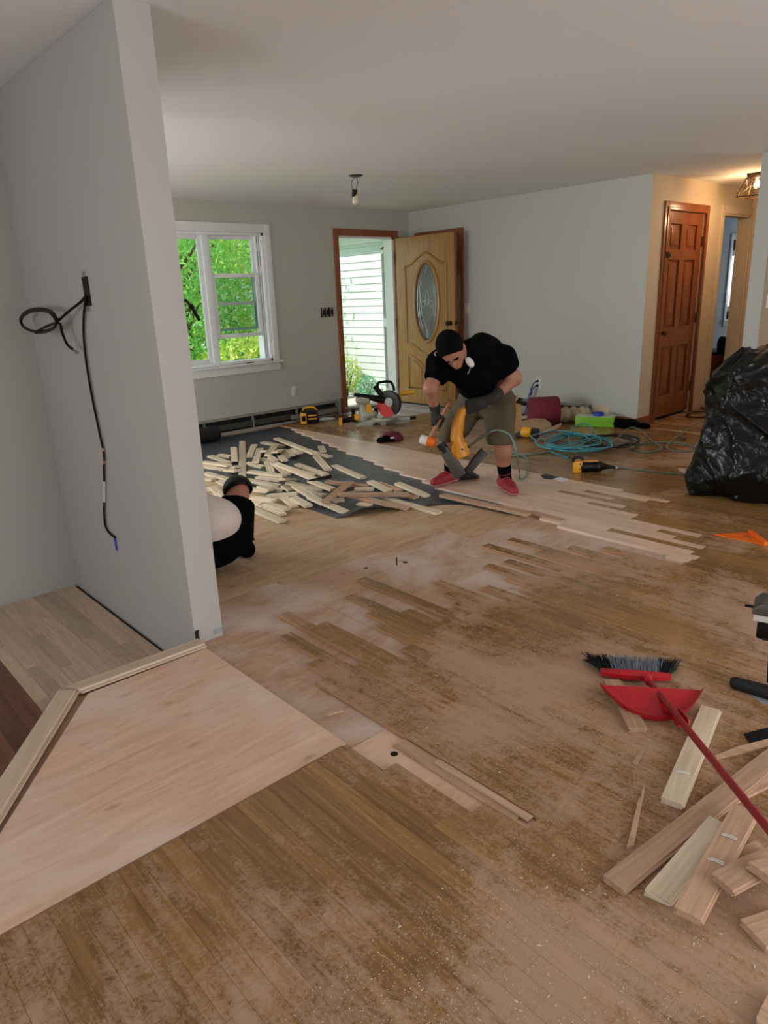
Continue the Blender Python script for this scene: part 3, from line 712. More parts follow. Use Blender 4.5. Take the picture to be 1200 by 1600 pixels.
# storm door standing open outside
sd = thing('storm_door', 'white aluminium storm door standing open outside the front door', 'door', (6.60, YB+T+0.03, 0.0))
so = np.array([6.665, YB+T+0.02, 0.0]); sU = unit((0.60, 0.80, 0)); sN = np.array([sU[1], -sU[0], 0])
def sbox(u0_, u1_, z0_, z1_, t_, nm, mt):
    m = MB(); m.prism([(u0_, z0_), (u1_, z0_), (u1_, z1_), (u0_, z1_)], so-sN*t_/2, sU, (0, 0, 1), sN*t_); return m.build(nm, mt, sd, bevel=0.003 if t_ > 0.01 else 0)
sbox(0, 0.085, 0.02, 2.08, 0.04, 'stile', 'white_trim'); sbox(0.60, 0.685, 0.02, 2.08, 0.04, 'stile', 'white_trim')
for z in (0.02, 1.0, 1.97): sbox(0.085, 0.60, z, z+0.11, 0.036, 'rail', 'white_trim')
sbox(0.085, 0.60, 0.13, 1.0, 0.006, 'pane', 'window_glass'); sbox(0.085, 0.60, 1.11, 1.97, 0.006, 'pane', 'window_glass')
m = MB(); m.cyl(so+sU*0.2-sN*0.03+[0, 0, 2.03], so+sU*0.5-sN*0.03+[0, 0, 2.03], 0.014, n=10); m.build('closer', 'dark_metal', sd, smooth=True)

# front window
wn = thing('window_1', 'white twin window with one lower sash raised', 'window', ((WX0+WX1)/2, YB, WZ0), kind='structure')
CW = 0.078
for (a, b, c, d_) in ((WX0-CW, WX0, WZ0, WZ1+CW+0.012), (WX1, WX1+CW, WZ0, WZ1+CW+0.012), (WX0, WX1, WZ1, WZ1+CW+0.012)):
    m = MB(); m.bb(a, b, YB-0.018, YB, c, d_); m.build('casing', 'white_trim', wn, bevel=0.003)
m = MB(); m.bb(WX0-CW-0.03, WX1+CW+0.035, YB-0.05, YB+0.10, WZ0-0.022, WZ0); m.build('stool', 'white_trim', wn, bevel=0.004)
m = MB(); m.bb(WX0-CW, WX1+CW, YB-0.016, YB, WZ0-0.108, WZ0-0.022); m.build('apron', 'white_trim', wn, bevel=0.003)
for (a, b, c, d_) in ((WX0, WX0+0.03, WZ0, WZ1), (WX1-0.03, WX1, WZ0, WZ1), (WX0, WX1, WZ1-0.03, WZ1), (WX0, WX1, WZ0, WZ0+0.035)):
    m = MB(); m.bb(a, b, YB+0.005, YB+T, c, d_); m.build('frame', 'white_vinyl', wn, bevel=0.003)
MX0, MX1 = 3.905, 3.985
m = MB(); m.bb(MX0, MX1, YB+0.03, YB+T, WZ0+0.03, WZ1-0.03); m.build('mullion', 'white_vinyl', wn, bevel=0.003)
for x in (4.575, 4.60):      # side tracks
    m = MB(); m.bb(x, x+0.012, YB+0.05, YB+T, WZ0+0.03, WZ1-0.03); m.build('track', 'white_vinyl', wn)
def sash(x0, x1, z0, z1, y, st, mat='white_vinyl', muntin=None, name='sash', dep=0.032):
    m = MB(); m.bb(x0, x0+st, y, y+dep, z0, z1); m.bb(x1-st, x1, y, y+dep, z0, z1); m.bb(x0+st, x1-st, y, y+dep, z0, z0+st); m.bb(x0+st, x1-st, y, y+dep, z1-st, z1)
    if muntin: m.bb(x0+st, x1-st, y+0.005, y+dep-0.005, muntin-0.008, muntin+0.008)
    o = m.build(name, mat, wn, bevel=0.002)
    g = MB(); g.bb(x0+st, x1-st, y+dep*0.45, y+dep*0.55, z0+st, z1-st); g.build('pane', 'window_glass', o); return o
sash(WX0+0.03, MX0, WZ0+0.035, WZ1-0.03, YB+0.05, 0.045)
sash(MX1, 4.575, 1.38, WZ1-0.03, YB+0.085, 0.038)
sash(MX1, 4.575, 1.035, 1.715, YB+0.045, 0.042)
sash(MX1+0.03, 4.57, 1.11, 1.70, YB+0.125, 0.028, 'teal_sash', muntin=1.40, name='storm_sash')

# closet door (closed, six panels)
cd = thing('door_2', 'closed orange pine six-panel closet door', 'door', ((CDX0+CDX1)/2, YC, 0), kind='structure')
for (a, b, c, d_) in ((CDX0-0.075, CDX0, 0, CDZ+0.08), (CDX1, CDX1+0.075, 0, CDZ+0.08), (CDX0, CDX1, CDZ, CDZ+0.08)):
    m = MB(); m.bb(a, b, YC-0.02, YC, c, d_); m.build('casing', 'pine_orange', cd, bevel=0.006)
for (a, b, c, d_) in ((CDX0-0.03, CDX0, 0, CDZ+0.03), (CDX1, CDX1+0.03, 0, CDZ+0.03), (CDX0, CDX1, CDZ, CDZ+0.03)):
    m = MB(); m.bb(a, b, YC-0.03, YC-0.018, c, d_); m.build('bead', 'pine_orange', cd, bevel=0.003)
dx0, dx1, dz0, dz1, dy = CDX0+0.006, CDX1-0.006, 0.03, CDZ-0.006, YC+0.012
st = 0.115; mx = (dx0+dx1)/2
rows = [(0.26, 0.78), (0.98, 1.66), (1.76, 2.01)]
m = MB(); zc = [dz0, 0.26, 0.78, 0.98, 1.66, 1.76, 2.01, dz1]
m.bb(dx0, dx0+st, dy, dy+0.035, dz0, dz1); m.bb(dx1-st, dx1, dy, dy+0.035, dz0, dz1); m.bb(mx-0.055, mx+0.055, dy, dy+0.035, dz0, dz1)
for a, b in ((dz0, 0.26), (0.78, 0.98), (1.66, 1.76), (2.01, dz1)):
    m.bb(dx0+st, mx-0.055, dy, dy+0.035, a, b); m.bb(mx+0.055, dx1-st, dy, dy+0.035, a, b)
lf = m.build('leaf', 'pine_orange', cd)
for a, b in rows:
    for xa, xb in ((dx0+st, mx-0.055), (mx+0.055, dx1-st)):
        g = MB(); g.bb(xa, xb, dy+0.02, dy+0.03, a, b); g.bb(xa+0.035, xb-0.035, dy+0.008, dy+0.02, a+0.04, b-0.04); g.build('panel', 'pine_orange', lf, bevel=0.004)
for s_ in (0.0,):
    m = MB(); m.lathe([(0.028, 0), (0.028, 0.006), (0.011, 0.012), (0.011, 0.03), (0.024, 0.038), (0.028, 0.05), (0.02, 0.062), (0, 0.064)], (dx0+0.055, dy, 0.93), (0, -1, 0), 16); m.build('knob', 'brass_dark', lf, smooth=True)
for z in (0.3, 1.05, 1.85):
    m = MB(); m.cyl((dx1+0.004, dy-0.012, z-0.05), (dx1+0.004, dy-0.012, z+0.05), 0.009, n=10); m.build('hinge', 'brass_dark', lf, smooth=True)
m = MB(); m.bb(dx0+0.0, dx0+0.10, dy-0.03, dy-0.0, 1.69, 1.72); m.bb(dx0-0.03, dx0+0.03, dy-0.05, dy-0.02, 1.675, 1.735); m.build('slide_bolt', 'plastic_black', lf, bevel=0.004)
m = MB(); m.bb(CDX0, CDX1, YC+0.05, YC+0.06, 0, CDZ); m.build('closet_back', 'heater_dark', cd)
# bedroom doorway
bd = thing('door_3', 'open doorway with cream casing leading to the bedroom', 'doorway', ((BDX0+BDX1)/2, YC, 0), kind='structure')
for (a, b, c, d_) in ((BDX0-0.075, BDX0, 0, BDZ+0.085), (BDX1, BDX1+0.03, 0, BDZ+0.085), (BDX0, BDX1, BDZ, BDZ+0.085)):
    m = MB(); m.bb(a, b, YC-0.02, YC, c, d_); m.build('casing', 'hall_paint', bd, bevel=0.004)
for (a, b, c, d_) in ((BDX0, BDX0+0.02, 0, BDZ), (BDX1-0.02, BDX1, 0, BDZ), (BDX0, BDX1, BDZ-0.02, BDZ)):
    m = MB(); m.bb(a, b, YC-0.005, YC+0.13, c, d_); m.build('jamb', 'hall_paint', bd)
# bedroom window
bw = thing('window_2', 'white cased bedroom window beyond the hallway doorway', 'window', (BWX0, YBED-1.6, BWZ0), kind='structure')
yb_ = YBED-1.6
for (a, b, c, d_) in ((BWX0-0.09, BWX0, BWZ0, BWZ1+0.09), (BWX1, BWX1+0.09, BWZ0, BWZ1+0.09), (BWX0, BWX1, BWZ1, BWZ1+0.09)):
    m = MB(); m.bb(a, b, yb_-0.018, yb_, c, d_); m.build('casing', 'white_trim', bw, bevel=0.003)
m = MB(); m.bb(BWX0-0.13, BWX1+0.13, yb_-0.05, yb_+0.04, BWZ0-0.025, BWZ0); m.build('stool', 'white_trim', bw, bevel=0.003)
m = MB(); m.bb(BWX0-0.09, BWX1+0.09, yb_-0.016, yb_, BWZ0-0.11, BWZ0-0.025); m.build('apron', 'white_trim', bw, bevel=0.003)
m = MB(); m.bb(BWX0, BWX0+0.05, yb_+0.02, yb_+0.06, BWZ0, BWZ1); m.bb(BWX1-0.05, BWX1, yb_+0.02, yb_+0.06, BWZ0, BWZ1); m.bb(BWX0, BWX1, yb_+0.02, yb_+0.06, 1.42, 1.47); m.build('sash', 'white_vinyl', bw)
m = MB(); m.bb(BWX0+0.05, BWX1-0.05, yb_+0.035, yb_+0.04, BWZ0, BWZ1); m.build('pane', 'window_glass', bw)
# glazing of the unseen openings, some added to hold fill lamps
for nm, a, lab in (('window_3', (XL-0.02, 0.0, 2.8, 0.5, 2.0, 'x'), 'wide side window of the left room'), ('window_4', (YF-0.02, 0.85, 4.35, 0.02, 2.1, 'y'), 'glazed patio door behind the viewer'), ('window_6', (XL-0.02, 4.75, 6.75, 0.6, 2.0, 'x'), 'unseen side window of the living area, added for fill light'), ('window_7', (YB+0.06, -1.6, 0.7, 0.6, 2.0, 'y'), 'front window added out of view behind the partition for fill light'), ('window_8', (14.85, 4.2, 5.2, 0.8, 2.05, 'x'), 'side window of the bedroom, added out of view for fill light'), ('window_5', (8.52, -0.7, 1.1, 0.9, 2.0, 'x'), 'small kitchen window at the right')):
    c0, a0, a1, z0, z1, axx = a; m = MB()
    def put(p0, p1, q0, q1):
        if axx == 'x': m.bb(c0-0.03, c0+0.03, p0, p1, q0, q1)
        else: m.bb(p0, p1, c0-0.03, c0+0.03, q0, q1)
    mid_ = (a0+a1)/2
    put(a0, a0+0.06, z0, z1); put(a1-0.06, a1, z0, z1); put(mid_-0.04, mid_+0.04, z0, z1); put(a0, a1, z0, z0+0.06); put(a0, a1, z1-0.06, z1)
    tag(m.build(nm, 'white_vinyl'), lab, 'window', kind='structure')

# baseboards
def baseboard(name, x0, x1, y0, y1, h, mat, label):
    m = MB(); m.bb(x0, x1, y0, y1, 0, h); tag(m.build(name, mat, bevel=0.003), label, 'baseboard', kind='structure')
baseboard('baseboard_hall', CDX1+0.077, BDX0-0.077, YC-0.014, YC, 0.11, 'hall_paint', 'cream baseboard between the closet door and the doorway')
baseboard('baseboard_corner', XR-0.004, CDX0-0.077, YC-0.014, YC, 0.085, 'pine_orange', 'short orange wood baseboard left of the closet door')
baseboard('baseboard_right', XR-0.014, XR, YC, 4.27, 0.085, 'pine_orange', 'orange wood baseboard at the end of the right wall')
# damaged corners of the pier base
m = MB(); m.bb(PA+0.002, PA+0.02, PY-0.003, PY+0.0, 0.0, 0.05); m.build('torn_paper', 'heater_dark', wall_partition)
m = MB(); m.bb(PB-0.045, PB-0.002, PY-0.004, PY, 0.0, 0.022); m.build('corner_chip', 'sheet_grey', wall_partition)

# ================================================================== OUTSIDE
m = MB(); m.bb(-12, 30, YB+T, 40, -0.62, -0.42)
tag(m.build('lawn', 'grass'), 'lawn outside the front of the house', 'ground', kind='structure')
m = MB(); m.bb(5.3, 7.2, YB+T, YB+T+1.3, -0.42, -0.06)
tag(m.build('front_step', 'concrete', bevel=0.01), 'pale concrete step outside the front door', 'step', kind='structure')
XS = 7.25
wing = thing('house_wing', 'white clapboard side of the house wing beyond the open door', 'building', (XS, YB+T, -0.4))
LAP = 0.105
for i in range(26):
    z = -0.40+LAP*i
    vs = [(XS, YB+T+0.03, z), (XS, 11.4, z), (XS-0.016, 11.4, z), (XS-0.016, YB+T+0.03, z), (XS, YB+T+0.03, z+LAP+0.006), (XS, 11.4, z+LAP+0.006), (XS-0.003, 11.4, z+LAP+0.006), (XS-0.003, YB+T+0.03, z+LAP+0.006)]
    mk('siding_board', vs, [(0, 1, 2, 3), (4, 5, 6, 7), (0, 1, 5, 4), (2, 3, 7, 6), (0, 3, 7, 4), (1, 2, 6, 5)], 'siding', wing)
m = MB(); m.bb(XS-0.03, XS+0.02, YB+T+0.0, YB+T+0.09, -0.4, 2.33); m.build('corner_board', 'white_trim', wing)
m = MB(); m.bb(XS-0.03, XS+0.02, 11.36, 11.46, -0.4, 2.33); m.build('corner_board', 'white_trim', wing)
m = MB(); m.bb(XS-0.025, XS+0.02, YB+T+0.09, 11.36, 2.16, 2.34); m.build('frieze_board', 'white_trim', wing)
m = MB(); m.bb(XS-0.30, XS+4.0, YB+T, 11.7, 2.34, 2.44); m.build('soffit', 'white_trim', wing)
m = MB(); m.prism([(XS-0.34, 2.44), (XS+4.2, 2.44), (XS+2.0, 3.7)], (0, YB+0.76, 0), (1, 0, 0), (0, 0, 1), (0, 4.0, 0)); m.build('roof', 'roof_shingle', wing)
m = MB(); m.bb(XS, XS+3.8, YB+T, 11.4, -0.4, 2.34); m.build('wall_core', 'siding', wing)
# neighbour house
nb = thing('neighbour_house', 'pale neighbouring house with a grey roof beyond the trees', 'building', (13.5, 20.5, -0.42))
m = MB(); m.bb(10.5, 17, 19.5, 25, -0.42, 2.6); m.build('wall', 'siding', nb)
m = MB(); m.prism([(10.1, 2.6), (17.4, 2.6), (13.7, 4.9)], (0, 19.2, 0), (1, 0, 0), (0, 0, 1), (0, 6.2, 0)); m.build('roof', 'roof_shingle', nb)
m = MB(); m.bb(12.2, 13.2, 19.44, 19.5, 0.6, 1.9); m.build('window', 'heater_dark', nb)
def leaves(n_, gen, size, rs):
    vs, fs = [], []
    for i in range(n_):
        c = np.array(gen(rs)); u = unit(rs.normal(size=3)); t = rs.normal(size=3); v = unit(np.cross(u, t)); s_ = size*rs.uniform(0.6, 1.3); b = len(vs)
        vs += [c-u*s_, c+v*s_*0.45, c+u*s_, c-v*s_*0.45]; fs.append((b, b+1, b+2, b+3))
    return vs, fs
def tree(name, label, base, h, rad, n_, mat, size, rs, group=None, low=0.15):
    t = thing(name, label, 'tree', base, group); base = np.array(base)
    m = MB(); m.tube(crv([base, base+[0.08, 0.05, h*0.35], base+[-0.05, 0.1, h*0.7], base+[0.05, 0, h*0.95]], 4), [0.11-0.09*i/12 for i in range(13)], 8)
    tk = m.build('trunk', 'bark', t, smooth=True)
    for k in range(7):
        a = rs.uniform(0, 6.28); z = h*rs.uniform(0.25, 0.75); p = base+[0, 0, z]; q = p+[math.cos(a)*rad*0.7, math.sin(a)*rad*0.7, rad*0.45]
        m = MB(); m.tube([p, (p+q)/2+[0, 0, 0.08], q], [0.035, 0.022, 0.008], 6); m.build('branch', 'bark', t)
    cl = [(base+[rs.normal()*rad*0.45, rs.normal()*rad*0.45, h*rs.uniform(low, 1.0)], rad*rs.uniform(0.25, 0.5)) for _ in range(42)]
    def gen(r_):
        c, q = cl[r_.integers(len(cl))]; return c+r_.normal(size=3)*q*0.5
    vs, fs = leaves(n_, gen, size, rs); fo = mk('foliage', vs, fs, mat, t, fix=False); fo['kind'] = 'stuff'
    return t
rs = np.random.default_rng(3)
tree('maple_tree', 'bright green leafy tree close outside the left window pane', (5.2, 10.4, -0.42), 4.2, 1.5, 13000, 'leaf_green', 0.047, rs, low=0.08)
tree('maple_tree', 'yellow green tree outside the right sash', (6.5, 11.9, -0.42), 4.4, 1.3, 10000, 'leaf_yellow', 0.047, rs, low=0.12)
tree('maple_tree', 'tall green tree in the back behind the yellow one', (7.2, 14.5, -0.42), 6.2, 2.3, 13000, 'leaf_green', 0.072, rs)
tree('maple_tree', 'far tree left behind the nearest leafy tree', (5.6, 15.5, -0.42), 6.0, 2.2, 10000, 'leaf_yellow', 0.077, rs)
def bush(name, label, base, rx, h, n_, mat, size, rs, cat='shrub'):
    t = thing(name, label, cat, base); base = np.array(base)
    for k in range(6):
        a = k*1.05; m = MB(); m.tube([base, base+[math.cos(a)*rx*0.5, math.sin(a)*rx*0.5, h*0.7]], [0.012, 0.004], 5); m.build('stem', 'bark', t)
    def gen(r_):
        d = r_.normal(size=3); d /= np.linalg.norm(d); q = r_.uniform(0.5, 1.0)**0.5
        return base+[d[0]*rx*q, d[1]*rx*q, h*0.55+d[2]*h*0.48*q]
    vs, fs = leaves(n_, gen, size, rs); fo = mk('foliage', vs, fs, mat, t, fix=False); fo['kind'] = 'stuff'; return t
bush('window_hedge', 'low hedge of yellow flowering shrubs below the window', (5.6, 9.0, -0.42), 0.95, 1.35, 2600, 'leaf_yellow', 0.05, rs)
bush('window_hedge', 'low green hedge shrub right below the window', (6.4, 9.6, -0.42), 0.6, 1.2, 1500, 'leaf_green', 0.05, rs)
b1 = bush('flower_bush', 'rounded yellow green bush beside the front step', (6.92, 8.60, -0.06), 0.24, 0.60, 900, 'leaf_yellow', 0.024, rs)
bush('flower_bush', 'small blue green plant at the foot of the clapboards', (6.96, 8.15, -0.06), 0.17, 0.34, 600, 'leaf_blue', 0.022, rs)
fp = thing('flowering_plant', 'red flowering plant in a pot near the door', 'plant', (6.68, 8.52, -0.06))
m = MB(); m.lathe([(0.09, 0), (0.12, 0.2), (0.13, 0.2), (0.13, 0.225), (0.11, 0.225), (0.105, 0.19), (0, 0.19)], (6.68, 8.52, -0.06), n=18); m.build('pot', 'terracotta', fp, smooth=True)
for k in range(7):
    a = k*0.9; q = np.array([6.68+0.10*math.cos(a), 8.52+0.10*math.sin(a), 0.45+0.06*(k % 3)])
    m = MB(); m.tube([(6.68, 8.52, 0.12), q], 0.003, 5); stem = m.build('stem', 'leaf_green', fp)
    m = MB(); m.lathe([(0.0, -0.015), (0.028, -0.005), (0.034, 0.008), (0.012, 0.018), (0, 0.018)], q, (0.2, -0.4, 0.8), 9); m.build('bloom', 'petal_red', fp, smooth=True)
for k in range(5):
    a = 0.3+k; q0 = np.array([6.9+0.05*k, 8.35+0.1*k, -0.06])
    g_ = MB(); g_.tube(crv([q0, q0+[0.02*math.cos(a), 0.03, 0.45], q0+[0.1*math.cos(a), 0.08*math.sin(a), 0.85]], 5), 0.003, 5)
    tag(g_.build('tall_stalk', 'leaf_yellow', base=q0), ('nearest', 'second nearest', 'middle', 'second farthest', 'farthest')[k]+' of five thin tall stalks in front of the clapboards', 'plant', 'stalks by the clapboards')

# ================================================================== FIXED FITTINGS
# partition cables
ob = thing('outlet_box', 'open black electrical box cut into the partition', 'electrical box', onX(136, 455, PA))
c = onX(136, 455, PA)
m = MB(); m.bb(PA-0.0035, PA+0.0, c[1]-0.034, c[1]+0.034, c[2]-0.062, c[2]+0.062); m.build('cavity', 'plastic_black', ob)
for z in (-0.075, 0.072):
    m = MB(); m.bb(PA-0.006, PA, c[1]-0.012, c[1]+0.012, c[2]+z-0.012, c[2]+z+0.012); m.build('ear', 'steel', ob, bevel=0.002)
def wallpt(u, v, off): 
    p = onX(u, v, PA-off); return p
loop = [wallpt(135, 462, 0.004), wallpt(126, 472, 0.02), wallpt(108, 486, 0.05), wallpt(92, 500, 0.07)]
cx, cy = 61, 500
for k in range(0, 27):
    a = -0.1+k*2*math.pi/11.3; rx = 29-0.9*(k//11); ry = 18-1.2*(k//11); loop.append(wallpt(cx+rx*math.cos(a), cy+ry*math.sin(a)+2*(k//11), 0.075+0.004*(k//11)))
loop += [wallpt(90, 504, 0.07), wallpt(97, 520, 0.06), wallpt(105, 538, 0.055), wallpt(114, 546, 0.05)]
cb = thing('black_cable', 'black cable looped in a coil sticking out of the partition', 'cable', c-np.array([0.004, 0, 0]))
m = MB(); m.tube(crv(loop, 4), 0.0065, 8); m.build('sheath', 'plastic_black', cb, smooth=True)
m = MB(); e0 = loop[-1]; m.tube([e0, wallpt(119, 548, 0.05), wallpt(123, 551, 0.05), wallpt(120, 552.5, 0.05), e0], 0.0035, 6); m.build('bare_end', 'steel', cb)
pth = [(134, 466), (131, 490), (130.5, 520), (134, 560), (142, 610), (152, 660), (160, 697), (162, 710), (162.5, 735), (163, 770), (162.5, 800), (165, 822), (172, 834), (180, 840)]
cb2 = thing('hanging_cable', 'long black cable hanging straight down the partition', 'cable', wallpt(134, 466, 0.004))
m = MB(); m.tube(crv([wallpt(u, v, 0.010) for u, v in pth], 5), 0.0055, 8); m.build('sheath', 'plastic_black', cb2, smooth=True)
m = MB(); m.tube([wallpt(161, 700, 0.010), wallpt(162.3, 724, 0.010)], 0.0075, 8); m.build('splice_wrap', 'cardboard', cb2, smooth=True)
m = MB(); m.tube([wallpt(163, 752, 0.010), wallpt(163, 784, 0.010)], 0.0065, 8); m.build('paint_smear', 'white_trim', cb2, smooth=True)
t0 = wallpt(181, 848, 0.0); m = MB(); m.bb(PA-0.0025, PA, t0[1]-0.014, t0[1]+0.014, t0[2]-0.040, t0[2]+0.030)
tag(m.build('tape_strip', 'tape_blue', base=t0), 'blue painter tape strip at the lower end of the hanging cable', 'tape')
c2 = np.array([PB, 3.0, 1.37])
m = MB(); q0 = onX(292, 469, PB+0.006); m.tube(crv([q0+[-0.006, 0, 0.0], onX(298, 478, PB+0.05), onX(302, 484, PB+0.07), onX(312, 501, PB+0.09)], 6), [0.006]*6+[0.011]*5+[0.007]*8, 8)
tag(m.build('cable_end', 'plastic_black', base=q0, smooth=True), 'short black cable end poking out beside the window', 'cable')
# wall plates
def plate(name, label, c, axis, w_=0.072, h_=0.115, toggles=1, outlet=False, mat='plastic_white'):
    t = thing(name, label, 'outlet' if outlet else 'switch', c)
    m = MB(); n_ = np.array(axis, float); s_ = np.cross((0, 0, 1), n_)
    m.prism([(-w_/2, -h_/2), (w_/2, -h_/2), (w_/2, h_/2), (-w_/2, h_/2)], np.array(c), s_, (0, 0, 1), n_*0.006); m.build('cover_plate', mat, t, bevel=0.002)
    if outlet:
        for z in (-0.026, 0.026):
            g = MB(); g.prism([(-0.017, z-0.014), (0.017, z-0.014), (0.017, z+0.014), (-0.017, z+0.014)], np.array(c), s_, (0, 0, 1), n_*0.008); g.build('socket', mat, t, bevel=0.002)
    else:
        g = MB(); g.prism([(-0.016, -0.032), (0.016, -0.032), (0.016, 0.032), (-0.016, 0.032)], np.array(c), s_, (0, 0, 1), n_*0.009); g.build('rocker', mat, t, bevel=0.002)
    return t
plate('wall_outlet', 'blank white plate low on the far wall below the window', onY(459, 611, YB), (0, -1, 0))
plate('light_switch', 'white light switch on the wall beside the front door leaf', onX(730, 482, XR), (-1, 0, 0), 0.085, 0.125)
plate('wall_outlet', 'white outlet with two plugs behind the worker', onX(841, 598.5, XR), (-1, 0, 0), 0.075, 0.12, outlet=True)
m = thing('light_switch', 'white switch plate at the right edge beside the hallway', 'switch', onY(1199, 470, 2.565))
pz = onY(1199.5, 470, 2.565); g = MB(); g.bb(pz[0]-0.035, pz[0]+0.085, 2.559, 2.565, pz[2]-0.06, pz[2]+0.06); g.build('cover_plate', 'plastic_white', m, bevel=0.002)
g = MB(); g.bb(pz[0]+0.01, pz[0]+0.04, 2.556, 2.559, pz[2]-0.03, pz[2]+0.03); g.build('rocker', 'plastic_white', m)
# open switch box beside the front door
sbc = onY(511, 488, YB); sb = thing('switch_box', 'open triple switch box with bare switches left of the front door', 'electrical box', sbc)
m = MB(); m.bb(sbc[0]-0.095, sbc[0]+0.095, YB-0.004, YB, sbc[2]-0.055, sbc[2]+0.055); m.build('cavity', 'plastic_black', sb)
for k, xx in enumerate((-0.062, -0.005, 0.060)):
    m = MB(); m.bb(sbc[0]+xx-0.018, sbc[0]+xx+0.018, YB-0.012, YB-0.004, sbc[2]-0.058, sbc[2]+0.058); m.build('switch_strap', 'aluminium', sb, bevel=0.003)
    m = MB(); m.bb(sbc[0]+xx-0.011, sbc[0]+xx+0.011, YB-0.018, YB-0.012, sbc[2]-0.03, sbc[2]+0.03); m.build('switch_body', 'plastic_black' if k == 2 else 'rubber_black', sb)
# bulb hanging from the ceiling
bp = fl(556, 274, CE); bl_ = thing('hanging_bulb', 'bare bulb hanging on thin wires from the ceiling', 'light bulb', bp)
m = MB(); m.lathe([(0.0, -0.012), (0.045, -0.012), (0.062, -0.004), (0.062, 0.0)], bp, n=24); m.build('ceiling_plate', 'dark_metal', bl_, smooth=True)
dd = _ray(555, 310); dist_ = math.hypot(bp[0], bp[1])
sk = at(554, 302, dist_)
for s_ in (-0.012, 0.012):
    m = MB(); m.tube(crv([bp+[s_*0.3, -s_*0.3, -0.012], bp+[s_*1.6-0.02, -s_*1.6, -0.06], sk+[s_*0.8, -s_*0.8, 0.03]], 6), 0.0028, 6); m.build('wire', 'dark_metal', bl_)
m = MB(); m.lathe([(0.018, 0.03), (0.023, 0.028), (0.024, -0.025), (0.020, -0.030), (0, -0.03)], sk, (0.1, -0.05, 1), 16); m.build('socket', 'plastic_black', bl_, smooth=True)
bb_ = at(556, 312, dist_); m = MB(); m.lathe([(0.016, 0.045), (0.019, 0.03), (0.030, 0.004), (0.033, -0.016), (0.028, -0.038), (0.012, -0.050), (0, -0.051)], bb_+[0, 0, 0.006], (0.1, -0.05, 1), 20); m.build('bulb', 'bulb_glass', bl_, smooth=True)
# lantern in the hall: its own lamp
lp = np.array([7.95, 3.20, CE]); lt = thing('hall_lantern', 'bronze cage ceiling lantern glowing in the hallway', 'ceiling light', lp)
m = MB(); m.bb(lp[0]-0.075, lp[0]+0.075, lp[1]-0.075, lp[1]+0.075, CE-0.03, CE); m.build('canopy', 'bronze', lt, bevel=0.004)
tp = [(sx*0.075, sy*0.075, -0.04) for sx, sy in ((-1, -1), (1, -1), (1, 1), (-1, 1))]; bt = [(sx*0.13, sy*0.13, -0.21) for sx, sy in ((-1, -1), (1, -1), (1, 1), (-1, 1))]
for i in range(4):
    j = (i+1) % 4
    for a, b, nm in ((tp[i], tp[j], 'top_bar'), (bt[i], bt[j], 'bottom_bar'), (tp[i], bt[i], 'corner_bar'), (tp[i], bt[j], 'cross_bar'), (tp[j], bt[i], 'cross_bar')):
        m = MB(); m.tube([lp+np.array(a), lp+np.array(b)], 0.006 if nm != 'cross_bar' else 0.004, 6); m.build(nm, 'bronze', lt)
m = MB(); m.lathe([(0.012, -0.03), (0.014, -0.06), (0.028, -0.09), (0.030, -0.11), (0.018, -0.135), (0, -0.14)], lp, n=14); m.build('bulb', 'lamp_glow', lt, smooth=True)
_l = bpy.data.lights.new('hall_lamp', 'POINT'); _l.energy = 13; _l.color = (1.0, 0.60, 0.30); _l.shadow_soft_size = 0.04
lo_ = bpy.data.objects.new('hall_lamp', _l); COL.objects.link(lo_); lo_.location = (lp[0], lp[1], CE-0.24)
# baseboard heaters
def heater(name, label, o, d, L, nrm, dark_first):
    t = thing(name, label, 'heater', o); o, d, nrm = (np.array(x, float) for x in (o, d, nrm)); Zu = np.array([0, 0, 1.0])
    def pr_(poly, a, b, nm, mt, bev=0.0): m = MB(); m.prism(poly, o+d*a, nrm, Zu, d*(b-a)); return m.build(nm, mt, t, bevel=bev)
    pr_([(0, 0.01), (0.004, 0.01), (0.004, 0.17), (0, 0.17)], 0, L, 'back_plate', 'heater_dark')
    pr_([(0, 0.168), (0.055, 0.152), (0.06, 0.158), (0.0, 0.178)], 0, L, 'top_hood', 'heater_metal', 0.0015)
    pr_([(0.018, 0.042), (0.045, 0.042), (0.045, 0.10), (0.018, 0.10)], 0.05, L-0.06, 'fin_element', 'heater_fins')
    m = MB(); m.tube([o+nrm*0.03+Zu*0.07, o+nrm*0.03+Zu*0.07+d*L], 0.012, 8); m.build('pipe', 'steel', t, smooth=True)
    for a in np.arange(0.25, L, 0.62): pr_([(0.004, 0.02), (0.055, 0.02), (0.055, 0.15), (0.004, 0.15)], a, a+0.006, 'bracket', 'heater_metal')
    return t, pr_
h1_, p1 = heater('baseboard_heater', 'opened baseboard heater with dark fins along the far wall', (1.55, YB, 0.0), (1, 0, 0), 4.02, (0, -1, 0), True)
p1([(0.05, 0.03), (0.056, 0.03), (0.056, 0.085), (0.05, 0.085)], 3.25, 3.98, 'front_panel', 'heater_metal', 0.001)
p1([(0.0, 0.0), (0.065, 0.0), (0.065, 0.19), (0.0, 0.19)], 3.99, 4.02, 'end_cap', 'heater_metal', 0.003)
h2_, p2 = heater('baseboard_heater', 'grey baseboard heater low on the right wall behind the tools', (XR, 6.1, 0.0), (0, -1, 0), 1.80, (-1, 0, 0), False)
p2([(0.05, 0.02), (0.056, 0.02), (0.056, 0.10), (0.05, 0.10)], 0, 1.2, 'front_panel', 'heater_metal', 0.001)
p2([(0.0, 0.0), (0.065, 0.0), (0.065, 0.18), (0.0, 0.18)], 1.76, 1.80, 'end_cap', 'heater_metal', 0.003)
